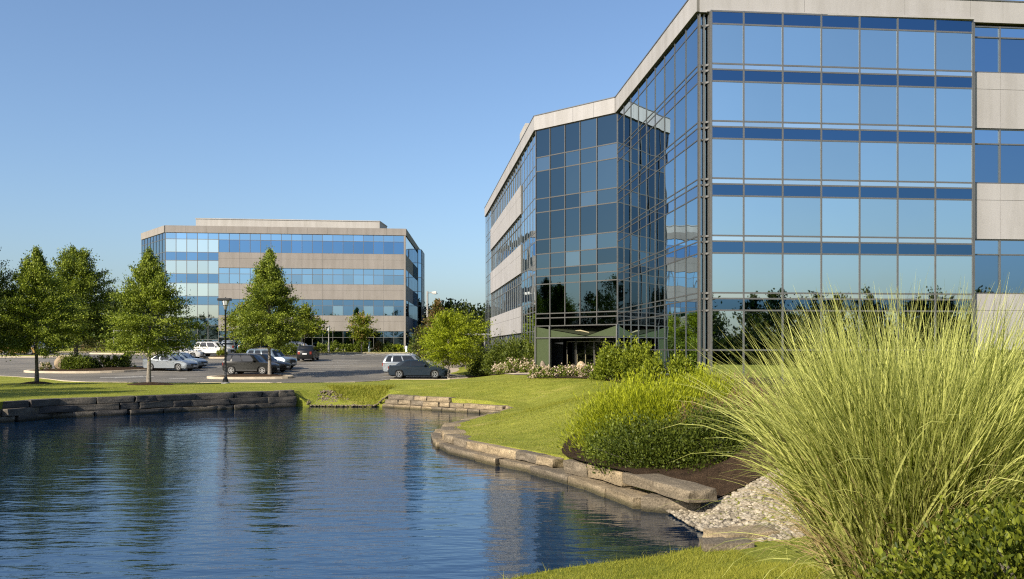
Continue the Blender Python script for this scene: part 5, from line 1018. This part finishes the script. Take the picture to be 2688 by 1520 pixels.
m = MB(); m.lathe([(.06, 2.55), (.13, 2.65), (.16, 3.1), (.14, 3.2), (.0, 3.24)], 12); m.build("lantern", "lamp glass", t, smooth=40); m = MB(); m.lathe([(.18, 3.14), (.17, 3.26), (.0, 3.32)], 12); m.build("cap", "galvanised", t, smooth=40)
lp = at(1067, 110.5); m = MB(); m.lathe([(.13, -.1), (.13, .78), (.11, .84), (.0, .86)], 14); o = m.build("marker_post", "white plastic", smooth=40); o.location = lp; o.scale = (1, 1, .95); tag(o, "short white marker post by the corner of the far office block", "post")
lp = at(299, 116); t = thing("gate", "grey metal gate frame beyond the end of the car park road", "gate", lp)
for x in (0, 2.7): m = MB(); m.tube([(x, 0, -.1), (x, 0, 2.75)], .07, 8); m.build("post", "galvanised", t)
m = MB(); m.box((1.35, 0, 2.72), (2.9, .12, .12)); m.build("rail", "galvanised", t)
lp = at(1241, 102); t = thing("shelter", "little grey flat roofed shelter behind the clipped hedge", "shelter", lp)
m = MB(); m.box((0, 0, 2.5), (3.0, 2.2, .2)); m.build("roof", "galvanised", t, bevel=.02)
for x in (-1.35, 1.35):
    for y in (-.95, .95): m = MB(); m.box((x, y, 1.2), (.1, .1, 2.4)); m.build("post", "galvanised", t)
m = MB(); m.box((0, .9, 1.25), (2.6, .06, 2.3)); m.build("wall", "trim", t)
# a pedestrian in pale blue by the far shrubs
def person(label, loc, rz):
    t = thing("person", label, "person", loc, R(rz)); J = [(0, 0, .92), (0, 0, 1.12), (0, .01, 1.38), (0, .0, 1.48), (.02, 0, 1.60), (.03, 0, 1.70), (.0, .17, 1.38), (-.05, .24, 1.10), (.08, .24, .88), (.0, -.17, 1.38), (-.02, -.23, 1.10), (.12, -.22, .88), (.02, .09, .86), (.10, .10, .48), (.02, .10, .07), (.16, .11, .04), (.0, -.09, .86), (-.05, -.10, .48), (-.16, -.10, .09), (-.03, -.11, .04)]
    E_ = [(0, 1), (1, 2), (2, 3), (3, 4), (4, 5), (2, 6), (6, 7), (7, 8), (2, 9), (9, 10), (10, 11), (0, 12), (12, 13), (13, 14), (14, 15), (0, 16), (16, 17), (17, 18), (18, 19)]; Rr = [.13, .125, .15, .055, .095, .08, .065, .045, .035, .065, .045, .035, .095, .065, .045, .04, .095, .065, .045, .04]
    me = bpy.data.meshes.new("body"); me.from_pydata(J, E_, []); o = bpy.data.objects.new("body", me); COL.objects.link(o); md = o.modifiers.new("s", 'SKIN'); o.modifiers.new("d", 'SUBSURF').levels = 1
    for v, r_ in zip(me.skin_vertices[0].data, Rr): v.radius = (r_, r_)
    me.skin_vertices[0].data[0].use_root = True
    dg = bpy.context.evaluated_depsgraph_get(); me2 = bpy.data.meshes.new_from_object(o.evaluated_get(dg)); bpy.data.objects.remove(o)
    for mt in ("blue cloth", "pale cloth", "skin"): me2.materials.append(MATS[mt])
    for f in me2.polygons: f.material_index = 2 if f.center.z > 1.47 or (abs(f.center.y) > .19 and f.center.z < .98) else (0 if f.center.z > .93 else 1); f.use_smooth = True
    me2.name = "body"; b = bpy.data.objects.new("body", me2); link(b, t); m = MB(); m.lathe([(.03, 1.69), (.09, 1.72), (.105, 1.66), (.10, 1.60)][::-1] + [(.0, 1.765)], 12); h = m.build("hair", "hair", t, smooth=60); h.location.x = .015; return t
p = at(969, 111.0); person("person in pale blue clothes walking past the far shrubs", p, 200)
